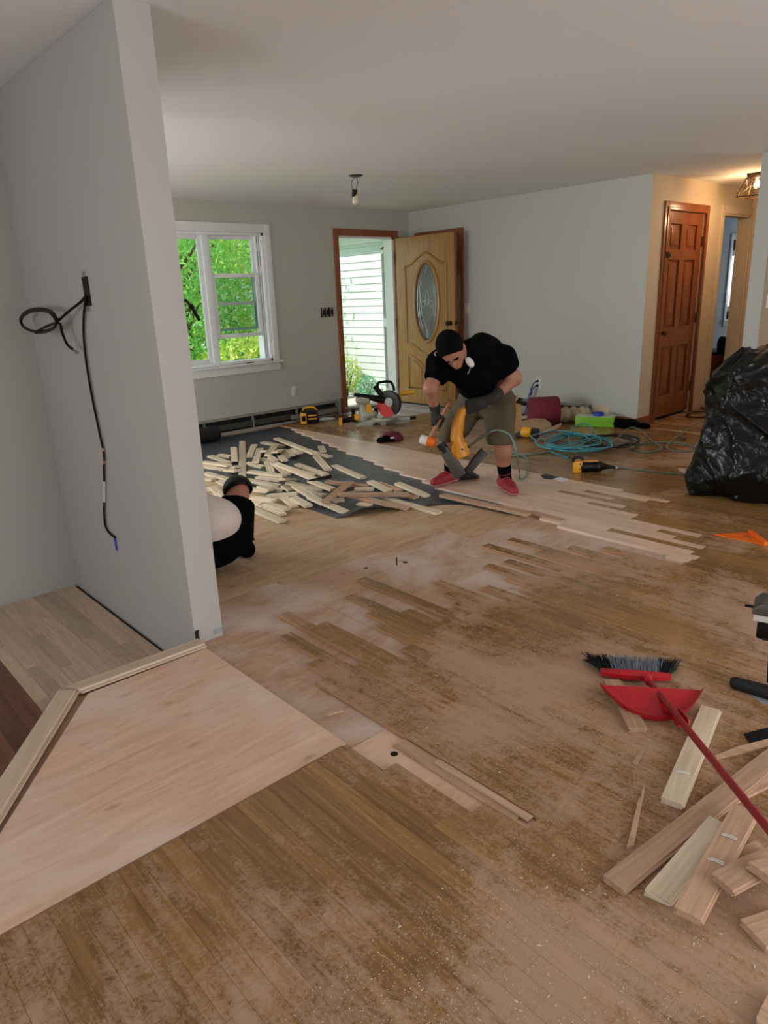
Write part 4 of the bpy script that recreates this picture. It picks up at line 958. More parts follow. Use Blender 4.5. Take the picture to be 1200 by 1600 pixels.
m = MB(); m.bb(XR-0.004, XR, 4.08, 4.285, 0.085, 0.19); m.build('plaster_patch', 'cloth_beige', wall_right)
# things on the window stool
p = onY(392, 563, YB-0.02)
m = MB(); m.tube([(4.28, YB-0.02, WZ0+0.006), (4.38, YB-0.01, WZ0+0.006)], [0.006, 0.005], 8); tag(m.build('marker_pen', 'cap_red', base=(4.33, YB-0.015, WZ0), smooth=True), 'dark red pen lying on the window stool', 'pen')
m = MB(); m.tube(crv([(4.10, YB-0.02, WZ0+0.004), (4.16, YB+0.0, WZ0+0.008), (4.20, YB-0.03, WZ0+0.004), (4.24, YB-0.01, WZ0+0.006)], 5), 0.004, 6); tag(m.build('wire_scrap', 'steel', base=(4.17, YB-0.015, WZ0)), 'bent scrap of wire on the window stool', 'wire')
# bedroom dresser
ds = thing('dresser', 'orange wood dresser in the bedroom doorway', 'dresser', (10.7, 4.5, 0))
dzx, dzy = 10.22, 4.28
m = MB(); m.bb(dzx, dzx+1.0, dzy, dzy+0.45, 0.02, 0.45); body = m.build('body', 'dresser_wood', ds, bevel=0.004)
m = MB(); m.bb(dzx-0.02, dzx+1.02, dzy-0.02, dzy+0.46, 0.45, 0.475); m.build('top', 'plastic_black', ds, bevel=0.003)
for k in range(3):
    m = MB(); m.bb(dzx+0.03, dzx+0.97, dzy-0.015, dzy, 0.04+0.135*k, 0.165+0.135*k); dr = m.build('drawer', 'dresser_wood', ds, bevel=0.004)
    m = MB(); m.cyl((dzx+0.5, dzy-0.015, 0.10+0.135*k), (dzx+0.5, dzy-0.04, 0.10+0.135*k), 0.014, n=10); m.build('knob', 'brass_dark', dr)
    m = MB(); m.bb(dzx-0.012, dzx, dzy+0.03, dzy+0.42, 0.04+0.135*k, 0.165+0.135*k); m.build('side_panel', 'dresser_wood', ds, bevel=0.004)
m = MB(); m.lathe([(0.06, 0), (0.07, 0.1), (0.06, 0.17), (0.04, 0.21), (0, 0.22)], (dzx+0.12, dzy+0.12, 0.475), n=14); tag(m.build('dark_vase', 'plastic_black', base=(dzx+0.12, dzy+0.12, 0.475), smooth=True), 'dark jar standing on the dresser', 'jar')
m = MB(); m.bb(dzx+0.24, dzx+0.36, dzy+0.06, dzy+0.16, 0.475, 0.60); m.bb(dzx+0.25, dzx+0.35, dzy+0.055, dzy+0.06, 0.485, 0.59); tag(m.build('small_clock', 'hose_brown', base=(dzx+0.3, dzy+0.1, 0.475), bevel=0.008), 'small brown box beside the jar on the dresser', 'box')
soft('floor_bundle', s_union([s_ell((10.0, 4.20, 0.06), (0.14, 0.12, 0.075)), s_ell((10.05, 4.32, 0.07), (0.11, 0.10, 0.08))], 0.04), 0.015, 'cloth_black', base=(10.0, 4.2, 0))
tag(bpy.data.objects['floor_bundle'], 'dark bundle of clothes on the floor before the dresser', 'clothes')

# ================================================================== UNDERLAY AND LOOSE BOARDS
def felt():
    # sheet lying on the plywood, buckled a little, its near corner lifted and curled
    nx, ny = 46, 70; vs = []; x0, x1, y0, y1 = 2.80, 4.62, 2.95, 7.03
    a, b, c = np.array([2.84, 3.64]), np.array([3.50, 3.345]), np.array([3.80, 2.99])
    for j in range(ny+1):
        for i in range(nx+1):
            x = x0+(x1-x0)*i/nx
            if x < b[0]: ye = a[1]+(b[1]-a[1])*(x-a[0])/(b[0]-a[0])
            elif x < c[0]: ye = b[1]+(c[1]-b[1])*(x-b[0])/(c[0]-b[0])
            else: ye = c[1]
            y = ye+(y1-ye)*(j/ny)**1.25
            z = -0.0152
            free = max(0.0, min(1.0, (3.70-x)/0.3))
            z += free*0.0045*(math.sin(x*9+y*4)+math.sin(y*7-x*3))**2*0.5
            e = (y-ye)
            if e < 0.22 and x < 3.5: z += (0.030+0.022*math.sin(x*11))*(1-e/0.22)**2*max(0, min(1, (x-2.80)/0.15, (3.5-x)/0.2))
            vs.append((x, y, z))
    fs = [(j*(nx+1)+i, j*(nx+1)+i+1, (j+1)*(nx+1)+i+1, (j+1)*(nx+1)+i) for j in range(ny) for i in range(nx)]
    o = mk('felt_underlay', vs, fs, 'felt_paper', base=(3.6, 5.0, -0.018), smooth=True, angle=180)
    return tag(o, 'wrinkled black felt paper spread under the heap of boards', 'underlay')
felt()
for (pts, lab) in (([(690, 778), (755, 792), (800, 799), (795, 803), (770, 797), (700, 783)], 'curled black felt strip under the board beside the new floor'),):
    q = [fl(u, v, -0.012) for u, v in pts]; vs = [p+[0, 0, 0.0] for p in q]; top = [p+[0, 0, 0.018] for p in q]
    o = mk('felt_strip', vs+top, [tuple(range(6)), tuple(range(11, 5, -1))]+[(i, (i+1) % 6, 6+(i+1) % 6, 6+i) for i in range(6)], 'felt_roll', base=q[0]); tag(o, lab, 'underlay')
rp = fl(335, 690, -0.015)
rl = thing('felt_roll', 'dark roll of felt paper against the far heater', 'roll', (3.45, 6.90, -0.016))
m = MB(); m.lathe([(0.02, 0), (0.078, 0), (0.082, 0.01), (0.082, 0.99), (0.078, 1.0), (0.02, 1.0)], (2.70, 6.86, 0.067), (1, 0.02, 0), 24); m.build('rolled_paper', 'felt_roll', rl, smooth=True)
m = MB(); m.cyl((2.69, 6.86, 0.067), (3.705, 6.88, 0.067), 0.02, n=12); m.build('cardboard_core', 'rubber_black', rl)

BW, BT = 0.0595, 0.0185
def board_mesh(L, face_up=True, broken=0.0, rnd=None, w_=BW):
    h = BT; hw = w_/2; tg = 0.006
    # cross-section: tongue on one edge, groove on the other, relief channels on the back
    if face_up: sec = [(-hw, 0), (hw, 0), (hw, 0.007), (hw-0.005, 0.007), (hw-0.005, 0.012), (hw, 0.012), (hw, h), (-hw, h), (-hw, 0.013), (-hw-tg, 0.012), (-hw-tg, 0.007), (-hw, 0.006)]
    else: sec = [(-hw, 0), (hw, 0), (hw, 0.007), (hw-0.005, 0.007), (hw-0.005, 0.012), (hw, 0.012), (hw, h), (0.018, h), (0.015, h-0.003), (0.009, h-0.003), (0.006, h), (-0.006, h), (-0.009, h-0.003), (-0.015, h-0.003), (-0.018, h), (-hw, h), (-hw, 0.013), (-hw-tg, 0.012), (-hw-tg, 0.007), (-hw, 0.006)]
    k = len(sec); vs = []; fs = []
    for t in (0, 1):
        for (x, z) in sec:
            y = (L/2 if t else -L/2)
            if broken and t: y -= broken*(0.5+0.5*math.sin(x*160+z*90))
            vs.append((x, y, z))
    fs = [tuple(range(k-1, -1, -1)), tuple(range(k, 2*k))]+[(i, (i+1) % k, k+(i+1) % k, k+i) for i in range(k)]
    return vs, fs
LAID = []     # (centre xy, dir, L, w, za, zb) tops along the length
def support(c, d, L, w_, base):
    n_ = np.array([-d[1], d[0]]); ts = np.linspace(-0.5, 0.5, 25); hs = np.full(25, base)
    for i, t in enumerate(ts):
        for sgn in (-1, 0, 1):
            p = c+d*t*L+n_*sgn*w_*0.5
            for (c2, d2, L2, w2, za, zb) in LAID:
                q = p-c2; u = q@d2; v = q@np.array([-d2[1], d2[0]])
                if abs(u) <= L2/2 and abs(v) <= w2/2+0.004:
                    hs[i] = max(hs[i], za+(zb-za)*(u/L2+0.5)+BT)
    best = None
    for i in range(25):
        for j in range(i+1, 25):
            b = (hs[j]-hs[i])/(ts[j]-ts[i]); a = hs[i]-b*ts[i]
            if abs(b) > 0.35*L+0.02: continue
            if np.all(a+b*ts >= hs-1e-6):
                if best is None or a < best[0]: best = (a, b)
    if best is None: best = (hs.max(), 0.0)
    return best[0]-best[1]*0.5, best[0]+best[1]*0.5
def board(p0, p1, mat='oak_board', up=True, label=None, group=None, z=-0.0148, name='oak_board', broken=0.0, w_=BW, est=0.0, roll=0.0, parts=None, lift=0.0015, cat='board'):
    a = fl(*p0, z+est+BT*0.5); b = fl(*p1, z+est+BT*0.5); c = (a[:2]+b[:2])/2; d = b[:2]-a[:2]; L = float(np.linalg.norm(d)); d = d/L
    za, zb = support(c, d, L, w_, z); za += lift; zb += lift
    LAID.append((c, d, L, w_, za, zb))
    vs, fs = board_mesh(L, up, broken, w_=w_)
    o = mk(name, vs, fs, mat, fix=True)
    Yv = unit((d[0]*L, d[1]*L, zb-za)); Xv = unit(np.cross(Yv, (0, 0, 1))); Zv = np.cross(Xv, Yv)
    if roll: c_, s_ = math.cos(roll), math.sin(roll); Xv, Zv = c_*Xv+s_*Zv, -s_*Xv+c_*Zv
    mw = Matrix(frame(Xv, Yv, Zv).tolist()).to_4x4(); mw.translation = Vector((c[0], c[1], (za+zb)/2)); o.matrix_world = mw
    tag(o, label, cat, group, 'thing'); return o
def zA(u, v): return (320+u/5, 670+v/5)
def zB(u, v): return (480+u/5, 700+v/5)
HEAPL = 'pale oak flooring board lying loose in the heap on the black paper'; HEAPG = 'loose boards heaped on the black paper'
A = [  # far, window-lit part of the heap (bottom first)
 ((40,215),(190,270),0,1),((110,205),(205,220),0,1),((450,108),(612,138),0,1),((325,270),(455,300),0,1),((440,235),(505,255),0,1),((510,245),(562,258),0,1),
 ((610,185),(640,225),0,1),((655,185),(685,226),0,1),((700,188),(745,224),0,1),((590,230),(625,268),0,1),((735,155),(980,222),0,1),((905,140),(925,198),0,0),((868,212),(965,322),0,0),
 ((225,165),(232,268),0.0,1),((290,88),(290,362),0.02,1),((387,128),(345,222),0,1),((430,142),(395,272),0.02,0),((485,158),(455,208),0.02,1),((560,125),(490,232),0.02,0),((605,150),(545,225),0.02,1),((555,62),(865,265),0.02,1),
 ((-20,290),(150,325),0,1),((160,325),(255,352),0,1),((195,300),(258,325),0,1),((-20,245),(190,300),0.02,1),((490,280),(520,348),0,0),((545,300),(650,362),0,0),((720,280),(945,362),0,1),((560,308),(860,388),0.01,1),((585,270),(838,348),0.02,0),
 ((-10,385),(70,400),0,1),((0,338),(330,432),0.01,1),((110,410),(210,460),0.0,0),((410,378),(592,405),0,1),((345,345),(622,380),0.01,1),((330,415),(585,440),0.01,1),((-20,470),(190,485),0,1),
 ((360,455),(498,472),0.02,1),((500,468),(617,482),0,1),((615,472),(672,484),0,1),((430,470),(520,500),0,1),((640,448),(922,462),0.02,1),((60,480),(170,560),0,1),((80,545),(165,605),0,1),
 ((540,548),(640,552),0,1),((360,575),(445,592),0,1),((360,540),(538,565),0.02,1),((490,505),(732,518),0.02,1),((440,600),(608,672),0,1),((480,588),(645,632),0.02,1),((340,612),(602,728),0.0,1),((620,560),(705,608),0,1),((700,490),(935,572),0.02,0),((690,530),(812,575),0.04,0),((690,352),(598,440),0.05,1),
]
Bq = [((150,265),(482,302),0,1),((20,300),(200,335),0,1),((0,345),(130,375),0,1),((255,345),(375,332),0.02,1),((205,415),(287,405),0,1),((370,325),(520,322),0.0,1),((550,275),(722,338),0,0),((490,275),(640,330),0.01,0),((705,305),(935,378),0,1),((740,365),(850,392),0,1),((400,440),(492,455),0,1),
 ((20,425),(310,508),0.0,1),((340,398),(782,465),0.01,1),((600,375),(1030,488),0.02,1),((245,380),(795,332),0.05,1),((335,230),(140,412),0.06,0)]
mixm = ['oak_board', 'oak_board', 'oak_pale']
OWN = {0: 'board at the far left back corner of the heap, near the felt roll', 14: 'long board pointing straight at the viewer at the left back of the heap', 13: 'short board lying just left of the long straight one',
       20: 'longest board at the back of the heap, slanting down to the right', 10: 'thin board just right of the long slanting one, aimed at the new floor', 11: 'shortest board lying alone at the back right of the heap',
       12: 'grooved board below the shortest lone board', 2: 'board lying crosswise under the far end of the long slanting one', 16: 'grooved board leaning right of the long straight one', 18: 'grooved board in the middle of the far boards, slanting left',
       31: 'long board running in from the left edge behind the squatting person', 27: 'board slanting right beside the black handled bar', 50: 'nearest board of the heap, pointing past the knee pad of the squatting person',
       51: 'short board at the near middle of the heap where the felt shows', 52: 'grooved board slanting across the near middle of the heap', 53: 'wide grooved board on top at the near middle of the heap', 54: 'short board lying across the top of the heap beside the black bar',
       41: 'long flat board crossing the middle of the heap from left to right', 47: 'flat board just above the near left boards of the heap'}
for i, (a, b, e, up) in enumerate(A): board(zA(*a), zA(*b), mixm[i % 3], bool(up) and (i % 5 not in (1, 3) or 'grooved' not in OWN.get(i, 'grooved')), OWN.get(i, HEAPL), HEAPG, est=e)
SPEC = {13: 'tan board at the near right end of the heap on the felt edge', 15: 'grooved tan board leaning diagonally on top of the heap', 14: 'longest tan board crossing the right side of the heap', 12: 'pale board beneath the longest tan board', 11: 'board along the lifted near edge of the felt',
        8: 'board farthest right in the heap, near the new floor', 10: 'tiny offcut on the felt below the longest tan board', 7: 'grooved board just left of the farthest right one', 0: 'tan board behind the leaning grooved one'}
for i, (a, b, e, up) in enumerate(Bq): board(zB(*a), zB(*b), ['oak_used', 'oak_board', 'oak_pale'][i % 3] if i not in (14,) else 'oak_used', bool(up), SPEC.get(i, HEAPL), HEAPG, est=e)
board(zB(210,140), zB(437,236), 'oak_board', True, 'single pale board lying apart between the heap and the new floor', 'boards lying apart')
board((690, 774), (826, 804), 'oak_used', True, 'tan board lying against the edge of the new floor', None, z=0.004)
board((828, 801), (880, 815), 'oak_used', True, 'short tan board continuing along the new floor edge', None, z=-0.015)
pb0, pb1 = fl(*zA(812, 405), 0.075), fl(*zA(985, 373), 0.075)
m = MB(); m.tube([pb0, (pb0+pb1)/2, pb1], [0.007, 0.013, 0.014], 10); tag(m.build('black_rod', 'plastic_black', base=(pb0+pb1)/2, smooth=True), 'black handled bar lying across the heap of boards', 'tool')

# boards in the right foreground
plain('staple_wire', (236, 236, 234), 0.35, 0.2)
def staple(o, y, L, w_=0.036):
    g = MB()
    for dy in (0, 0.006): g.tube([(-w_/2+0.004, y+dy, BT+0.0005), (-w_/2, y+dy, BT+0.003), (0, y+dy+0.002, BT+0.005), (w_/2, y+dy+0.004, BT+0.002)], 0.0016, 6)
    s_ = g.build('staple', 'staple_wire'); s_.parent = o
NB = dict(z=0.0005, lift=0.0006)
board((955, 1065), (996, 1141), 'oak_used', True, 'small board half under the red dustpan', **NB)
board((1195, 1330), (1146, 1352), 'oak_used', True, 'short broken board at the right edge below the stapled board', **NB)
board((1215, 1350), (1143, 1378), 'oak_used', True, 'short board with a dark edge at the right edge', **NB, broken=0.02)
b1_ = board((1110, 1109), (1049, 1256), 'oak_board', True, 'stapled oak board under the red handle just below the dustpan', **NB); staple(b1_, 0.13, 0)
board((1228, 1165), (958, 1378), 'oak_used', True, 'longest brown board crossing under the red handle', est=0.012, **NB)
board((1124, 1297), (1024, 1406), 'oak_pale', True, 'palest board beside the long brown board', broken=0.012, **NB)
b4_ = board((1162, 1281), (1072, 1446), 'oak_used', True, 'oak board with two pairs of bright staples', est=0.01, **NB); staple(b4_, 0.02, 0); staple(b4_, -0.085, 0)
board((1165, 1390), (1124, 1412), 'oak_used', True, 'small square offcut beside the two-stapled board', **NB)
board((1225, 1365), (1178, 1398), 'oak_used', True, 'blocky offcut at the right edge', est=0.02, **NB)
board((1240, 1440), (1176, 1462), 'oak_used', True, 'pale offcut at the lower right edge', w_=0.075, **NB)
def splinter(pts, label, h=0.010):
    q = [fl(u, v, 0.0005) for u, v in pts]; k = len(q); vs = q+[p+[0, 0, h] for p in q]
    o = mk('wood_splinter', vs, [tuple(range(k)), tuple(range(2*k-1, k-1, -1))]+[(i, (i+1) % k, k+(i+1) % k, k+i) for i in range(k)], 'oak_used', base=q[0]); return tag(o, label, 'splinter')
splinter([(979, 1328), (990, 1326), (1008, 1232), (1004, 1230), (1001, 1252), (998, 1250)], 'sharp upright splinter left of the long brown board')
splinter([(1116, 1184), (1120, 1187), (1205, 1168), (1205, 1156), (1150, 1170)], 'thin pale splinter above the long brown board', 0.008)
splinter([(1127, 1262), (1134, 1266), (1205, 1230), (1205, 1206), (1165, 1232)], 'pale tapered sliver right of the red handle')
splinter([(988, 1192), (994, 1198), (1006, 1178), (1000, 1175)], 'tiny flat chip left of the dustpan boards', 0.004)
splinter([(505, 1116), (512, 1119), (536, 1112), (533, 1109)], 'small light chip on the plywood near the patch corner', 0.005)
splinter([(1180, 1600), (1200, 1560), (1230, 1560), (1230, 1640), (1185, 1640)], 'pale wood corner at the bottom right edge', 0.02)
# fine wood chips on the floor
def chips():
    vs, fs = [], []; r_ = np.random.default_rng(21); cnt = 0
    while cnt < 3600:
        u, v = r_.uniform(0, 1200), 860+740*r_.uniform(0, 1)**0.7
        p = fl(u, v, 0.0005)
        if p[0] < RX0 and p[1] > 1.0: continue
        if p[0] < 3.6 and p[1] > 1.85: continue
        s_ = r_.uniform(0.0008, 0.0030)*(1 if r_.uniform() < 0.97 else 2.5); a = r_.uniform(0, 6.28); b = len(vs); c_, k_ = math.cos(a)*s_, math.sin(a)*s_
        w2 = r_.uniform(0.25, 0.6); z = r_.uniform(0.001, 0.003)
        vs += [p+[c_, k_, 0.0002], p+[-k_*w2, c_*w2, 0.0002+z*0.3], p+[-c_, -k_, 0.0002], p+[k_*w2, -c_*w2, 0.0002], p+[0, 0, z]]
        fs += [(b, b+1, b+4), (b+1, b+2, b+4), (b+2, b+3, b+4), (b+3, b, b+4)]; cnt += 1
    o = mk('wood_chips', vs, fs, 'cloth_beige', base=(1.5, 0.8, 0), fix=False); tag(o, 'fine wood chips and shavings strewn over the old floor', 'wood chips', kind='stuff')
chips()

# ================================================================== BROOM AND DUSTPAN
hb = fl(1000, 1053, 0.03); he = np.array(fl(1235, 1338, 0.13))
br = thing('broom', 'red broom with grey and black bristles lying by the dustpan', 'broom', fl(1000, 1050))
a0, a1 = fl(938, 1048, 0.022), fl(1048, 1056, 0.022); du = unit(a1-a0); Lh = np.linalg.norm(a1-a0); up_ = np.array([0, 0, 1.0]); dv = np.cross(up_, du)   # dv points away from the viewer
head = []
for i in range(13):
    t = i/12; wv = 0.030*(1-0.55*abs(2*t-1)**2.2); head.append((t, wv))
vs = []; fs = []
for (t, wv) in head:
    c_ = a0+du*Lh*t; b_ = 0.030*(1-0.45*abs(2*t-1)**2)
    for (q, z) in ((-wv*1.25, -0.010), (wv*0.4, -0.014), (wv*0.4, 0.008), (-wv*0.6, b_-0.008), (-wv*1.25, b_*0.35)): vs.append(c_+dv*q+up_*z)
for i in range(12):
    for k in range(5): fs.append((i*5+k, i*5+(k+1) % 5, (i+1)*5+(k+1) % 5, (i+1)*5+k))
fs += [tuple(range(5)), tuple(range(60, 65))]
mk('head', vs, fs, 'red_plastic', br, smooth=True, angle=50)
rb_ = np.random.default_rng(4)
for nm, mt, lo, hi, n_ in (('bristles', 'bristle_grey', 0.18, 0.86, 420), ('black_bristles', 'bristle_black', -0.10, 0.22, 220), ('black_bristles', 'bristle_black', 0.82, 1.06, 200)):
    m = MB()
    for i in range(n_):
        t = rb_.uniform(lo, hi); tb = min(0.97, max(0.03, t)); s0 = a0+du*Lh*tb+dv*0.012+up_*rb_.uniform(-0.012, 0.006)
        e = a0+du*Lh*(0.5+(t-0.5)*1.22)+du*rb_.normal()*0.006+dv*(0.100+rb_.normal()*0.005)+up_*rb_.uniform(-0.018, 0.022)
        m.tube([s0, (s0+e)/2+up_*0.003, e], [0.0016, 0.0014, 0.001], 3, caps=False)
    o = mk(nm, m.v, m.f, mt, br, fix=False); o['kind'] = 'stuff'
soc = fl(1012, 1062, 0.03)
m = MB(); m.tube([soc+dv*0.012, soc-dv*0.03+[0.0, 0, 0.006]], [0.017, 0.014], 12); m.build('socket', 'red_plastic', br, smooth=True)
hdir = unit(he-soc); m = MB(); m.tube([soc-hdir*0.012, soc+hdir*np.linalg.norm(he-soc)], 0.0115, 12); m.build('handle', 'dark_red_handle', br, smooth=True)
dp = thing('dustpan', 'red plastic dustpan with tall curved rim on the floor', 'dustpan', fl(1030, 1098))
# pan: flat mouth edge away from the viewer, rounded raised back toward the viewer
e0, e1 = fl(937, 1071, 0.055), fl(1098, 1079, 0.055); pu = unit(e1-e0); Lp = np.linalg.norm(e1-e0); pv = np.cross(pu, up_)       # pv toward the viewer
def pan(u, r_): # u 0..1 along mouth, r_ 0..1 depth
    t = 2*u-1; depth = 0.125*(1-abs(t)**2.2); return e0+pu*Lp*(0.5+t*0.5)+pv*depth*r_-up_*0.052*(1-abs(t)**2.2)*r_
NU, NR = 25, 7; vs = []; fs = []
for i in range(NU):
    u = i/(NU-1)
    for j in range(NR): vs.append(pan(u, j/(NR-1))+up_*(0.002+0.010*(j/(NR-1))**2))
for i in range(NU-1):
    for j in range(NR-1): a = i*NR+j; fs.append((a, a+NR, a+NR+1, a+1))
base_n = len(vs)
V2 = [np.array(v)-up_*0.0025 for v in vs]; vs = [np.array(v) for v in vs]+V2
fs += [tuple(reversed([q+base_n for q in f])) for f in fs]
for i in range(NU-1):
    a = i*NR; fs.append((a, a+base_n, a+NR+base_n, a+NR)); a = i*NR+NR-1; fs.append((a, a+NR, a+NR+base_n, a+base_n))
mk('pan', vs, fs, 'red_plastic', dp, smooth=True, angle=40)
vs = []; fs = []
for i in range(NU):
    u = i/(NU-1); t = abs(2*u-1); hgt = 0.030-0.012*t; p = pan(u, 1.0); o_ = pv*0.010
    vs += [p+up_*0.004, p+up_*hgt+o_, p+up_*hgt+o_+pv*0.004, p+up_*0.002+pv*0.004]
for i in range(NU-1):
    for k in range(4): a = i*4; fs.append((a+k, a+(k+1) % 4, a+4+(k+1) % 4, a+4+k))
fs += [(0, 1, 2, 3), tuple(range(4*NU-4, 4*NU))]
mk('rim', vs, fs, 'red_plastic', dp, smooth=True, angle=50)
g0 = fl(1052, 1114, 0.02); gdir = unit(np.array([hdir[0], hdir[1], 0.0])); gn = np.cross(gdir, up_)
for s_ in (-1, 1):
    m = MB(); m.prism([(0, -0.012), (0.075, -0.014), (0.095, 0.004), (0.085, 0.018), (0.04, 0.016), (0, 0.010)], g0+gn*s_*0.016+up_*0.012-gn*0.002, gdir, up_, gn*0.004); m.build('clip_arm', 'red_plastic', dp, bevel=0.0015)
m = MB(); m.prism([(0, -0.014), (0.08, -0.014), (0.08, -0.009), (0, -0.009)], g0-gn*0.016+up_*0.012, gdir, up_, gn*0.032); m.build('clip_floor', 'red_plastic', dp)

# orange speed square
q = [fl(1116, 836, 0.0), fl(1172, 833, 0.0), fl(1197, 853, 0.0)]
sq = thing('speed_square', 'orange plastic triangle square lying on the floor', 'square', q[1])
cc = sum(q)/3
def tri(s_, z0, z1, c2=None):
    c2 = cc if c2 is None else c2
    return [c2+(p-c2)*s_+[0, 0, z0] for p in q], [c2+(p-c2)*s_+[0, 0, z1] for p in q]
oa, ob_ = tri(1.0, 0.001, 0.006); ia, ib = tri(0.34, 0.001, 0.006, q[1]*0.55+q[2]*0.25+q[0]*0.2)
vs = oa+ob_+ia+ib; fs = []
for i in range(3):
    j = (i+1) % 3; fs += [(i, j, 3+j, 3+i), (6+i, 9+i, 9+j, 6+j), (3+i, 3+j, 9+j, 9+i), (i, 6+i, 6+j, j)]
mk('blade', vs, fs, 'orange_plastic', sq)
d_ = unit(q[2]-q[1]); nn = np.cross(up_, d_); m = MB(); m.prism([(-0.012, 0), (0.012, 0), (0.012, 0.022), (-0.012, 0.022)], q[1], nn, up_, q[2]-q[1]); m.build('fence', 'orange_plastic', sq, bevel=0.002)
d_ = unit(q[1]-q[0])

# tool at the right edge
tl = thing('floor_tool', 'black power tool with white stripe on a long rubber foot at the right edge', 'tool', fl(1195, 1078))
f0, f1 = fl(1150, 1068, 0.02), fl(1230, 1092, 0.02)
soft('foot', s_union([s_cone(f0, f1, 0.021, 0.024), s_cone(f0+[0, 0, 0.006], f1+[0, 0, 0.01], 0.018, 0.022)], 0.01), 0.005, 'rubber_black', tl)
for t in (0.2, 0.62):
    c_ = f0+(f1-f0)*t+[0, 0, 0.004]; nrm = unit(np.array([-c_[0], -c_[1], 0.25])); m = MB(); m.lathe([(0.0065, 0.017), (0.0065, 0.0225), (0, 0.023)], c_, nrm, 12); m.build('bolt', 'dark_metal', tl, smooth=True)
dT = math.hypot(f0[0], f0[1])+0.03
pA, pB = fl(1203, 1066, 0.03), at(1207, 985, dT)
m = MB(); m.tube([pA, pB], 0.011, 8); m.build('post', 'plastic_black', tl, smooth=True)
hv_ = unit(np.array([pA[1], -pA[0], 0])); tw = unit(np.array([-pA[0], -pA[1], 0]))
def fr(u, v, dd_=0.0): return at(u, v, dT+dd_)
m = MB(); m.prism([(0, 0), (0.16, 0), (0.16, 0.024), (0, 0.024)], fr(1176, 970, -0.05), hv_, up_, -tw*0.11); m.build('white_band', 'plastic_white', tl, bevel=0.003)
m = MB(); m.prism([(-0.004, 0), (0.16, 0), (0.16, 0.045), (0.02, 0.042), (-0.002, 0.02)], fr(1176, 960, -0.055), hv_, up_, -tw*0.12); m.build('housing', 'magazine_grey', tl, bevel=0.006)
m = MB(); m.tube([fr(1164, 946, -0.02), fr(1185, 949, -0.02)], 0.005, 8); m.build('lever', 'plastic_black', tl, smooth=True)
m = MB(); m.prism([(0, 0), (0.05, 0), (0.05, 0.075), (0, 0.075)], fr(1180, 998, -0.03), hv_, up_, -tw*0.07); m.build('lower_housing', 'plastic_black', tl, bevel=0.01)
m = MB(); m.prism([(0, 0), (0.10, 0), (0.10, 0.012), (0, 0.012)], fr(1190, 1000, -0.03), hv_, up_, -tw*0.05); m.build('brace', 'dark_metal', tl)
def flat(name, pts, z, h, mat, label, cat):
    qq = [fl(u, v, z) for u, v in pts]; k = len(qq); vs = qq+[p+[0, 0, h] for p in qq]
    return tag(mk(name, vs, [tuple(range(k)), tuple(range(2*k-1, k-1, -1))]+[(i, (i+1) % k, k+(i+1) % k, k+i) for i in range(k)], mat, base=qq[0]), label, cat)
flat('metal_sheet', [(1168, 1082), (1215, 1082), (1215, 1106), (1188, 1098)], 0.0003, 0.0015, 'sheet_grey', 'thin grey sheet of metal under the tool foot', 'sheet')
flat('black_plate', [(1162, 1148), (1212, 1135), (1212, 1156), (1172, 1162)], 0.0003, 0.004, 'plastic_black', 'small black plate near the right edge', 'plate')
flat('putty_blade', [(845, 743), (854, 741), (873, 746), (862, 749), (850, 748)], 0.0012, 0.003, 'dark_metal', 'dark scraper blade lying on the new floor behind the red shoe', 'scraper')
flat('paper_card', [(866, 748), (876, 746), (888, 749), (878, 753)], 0.0012, 0.003, 'paper_white', 'small white card beside the scraper on the new floor', 'card')
flat('wood_strip', [(1060, 735), (1060, 732), (1088, 737), (1088, 741), (1070, 740)], 0.0005, 0.010, 'oak_board', 'short pale wood strip beside the black bag', 'wood strip')

# ================================================================== BLACK PLASTIC BAG
def bag():
    c = np.array([5.05, 1.93, 0.0])
    r_ = unit(np.array([c[1], -c[0], 0])); t_ = unit(np.array([-c[0], -c[1], 0]))
    def Pn(a, b, z): return c+r_*a+t_*b+np.array([0, 0, z])
    parts = [s_cone(Pn(0.15, 0, 0.25), Pn(0.12, -0.02, 0.70), 0.36, 0.26), s_ell(Pn(0.02, 0, 0.82), (0.20, 0.18, 0.12)), s_cone(Pn(0.0, 0.05, 0.13), Pn(0.6, 0.0, 0.15), 0.14, 0.2),
             s_ell(Pn(-0.22, 0.10, 0.10), (0.13, 0.12, 0.13)), s_cone(Pn(-0.12, 0.05, 0.2), Pn(0.0, 0, 0.68), 0.12, 0.2), s_ell(Pn(0.45, 0, 0.5), (0.3, 0.26, 0.4))]
    g = s_union(parts, 0.10); rg = np.random.default_rng(8)
    # creases: mostly running down the drape, some slanting across it, each bent by a slow warp
    cre = [(unit(np.array([*rg.normal(size=2), rg.normal()*0.25])), rg.uniform(4, 9), rg.uniform(0, 6), 0.028) for _ in range(4)]+[(unit(rg.normal(size=3)), rg.uniform(5, 12), rg.uniform(0, 6), 0.018) for _ in range(5)]+[(unit(rg.normal(size=3)), rg.uniform(14, 26), rg.uniform(0, 6), 0.006) for _ in range(4)]
    wr = [(rg.normal(size=3)*3.2, rg.uniform(0, 6)) for _ in range(5)]
    def f(P):
        d = g(P); q = np.zeros(d.shape)
        W = sum(np.sin(P@k+p) for k, p in wr)
        for i, (k, fr_, p, am) in enumerate(cre):
            s_ = np.sin((P@k)*fr_+p+0.75*W*(1 if i % 2 else -1)); q += (1-np.abs(s_))**3*am
        return np.maximum(d-q+0.012, -P[..., 2]+0.003)
    f.bb = (g.bb[0]-0.14, g.bb[1]+0.14)
    o = soft('garbage_bag', f, 0.013, 'bag_plastic', base=(c[0], c[1], 0)); tag(o, 'crumpled black plastic bag draped tall at the right edge', 'bag')
bag()

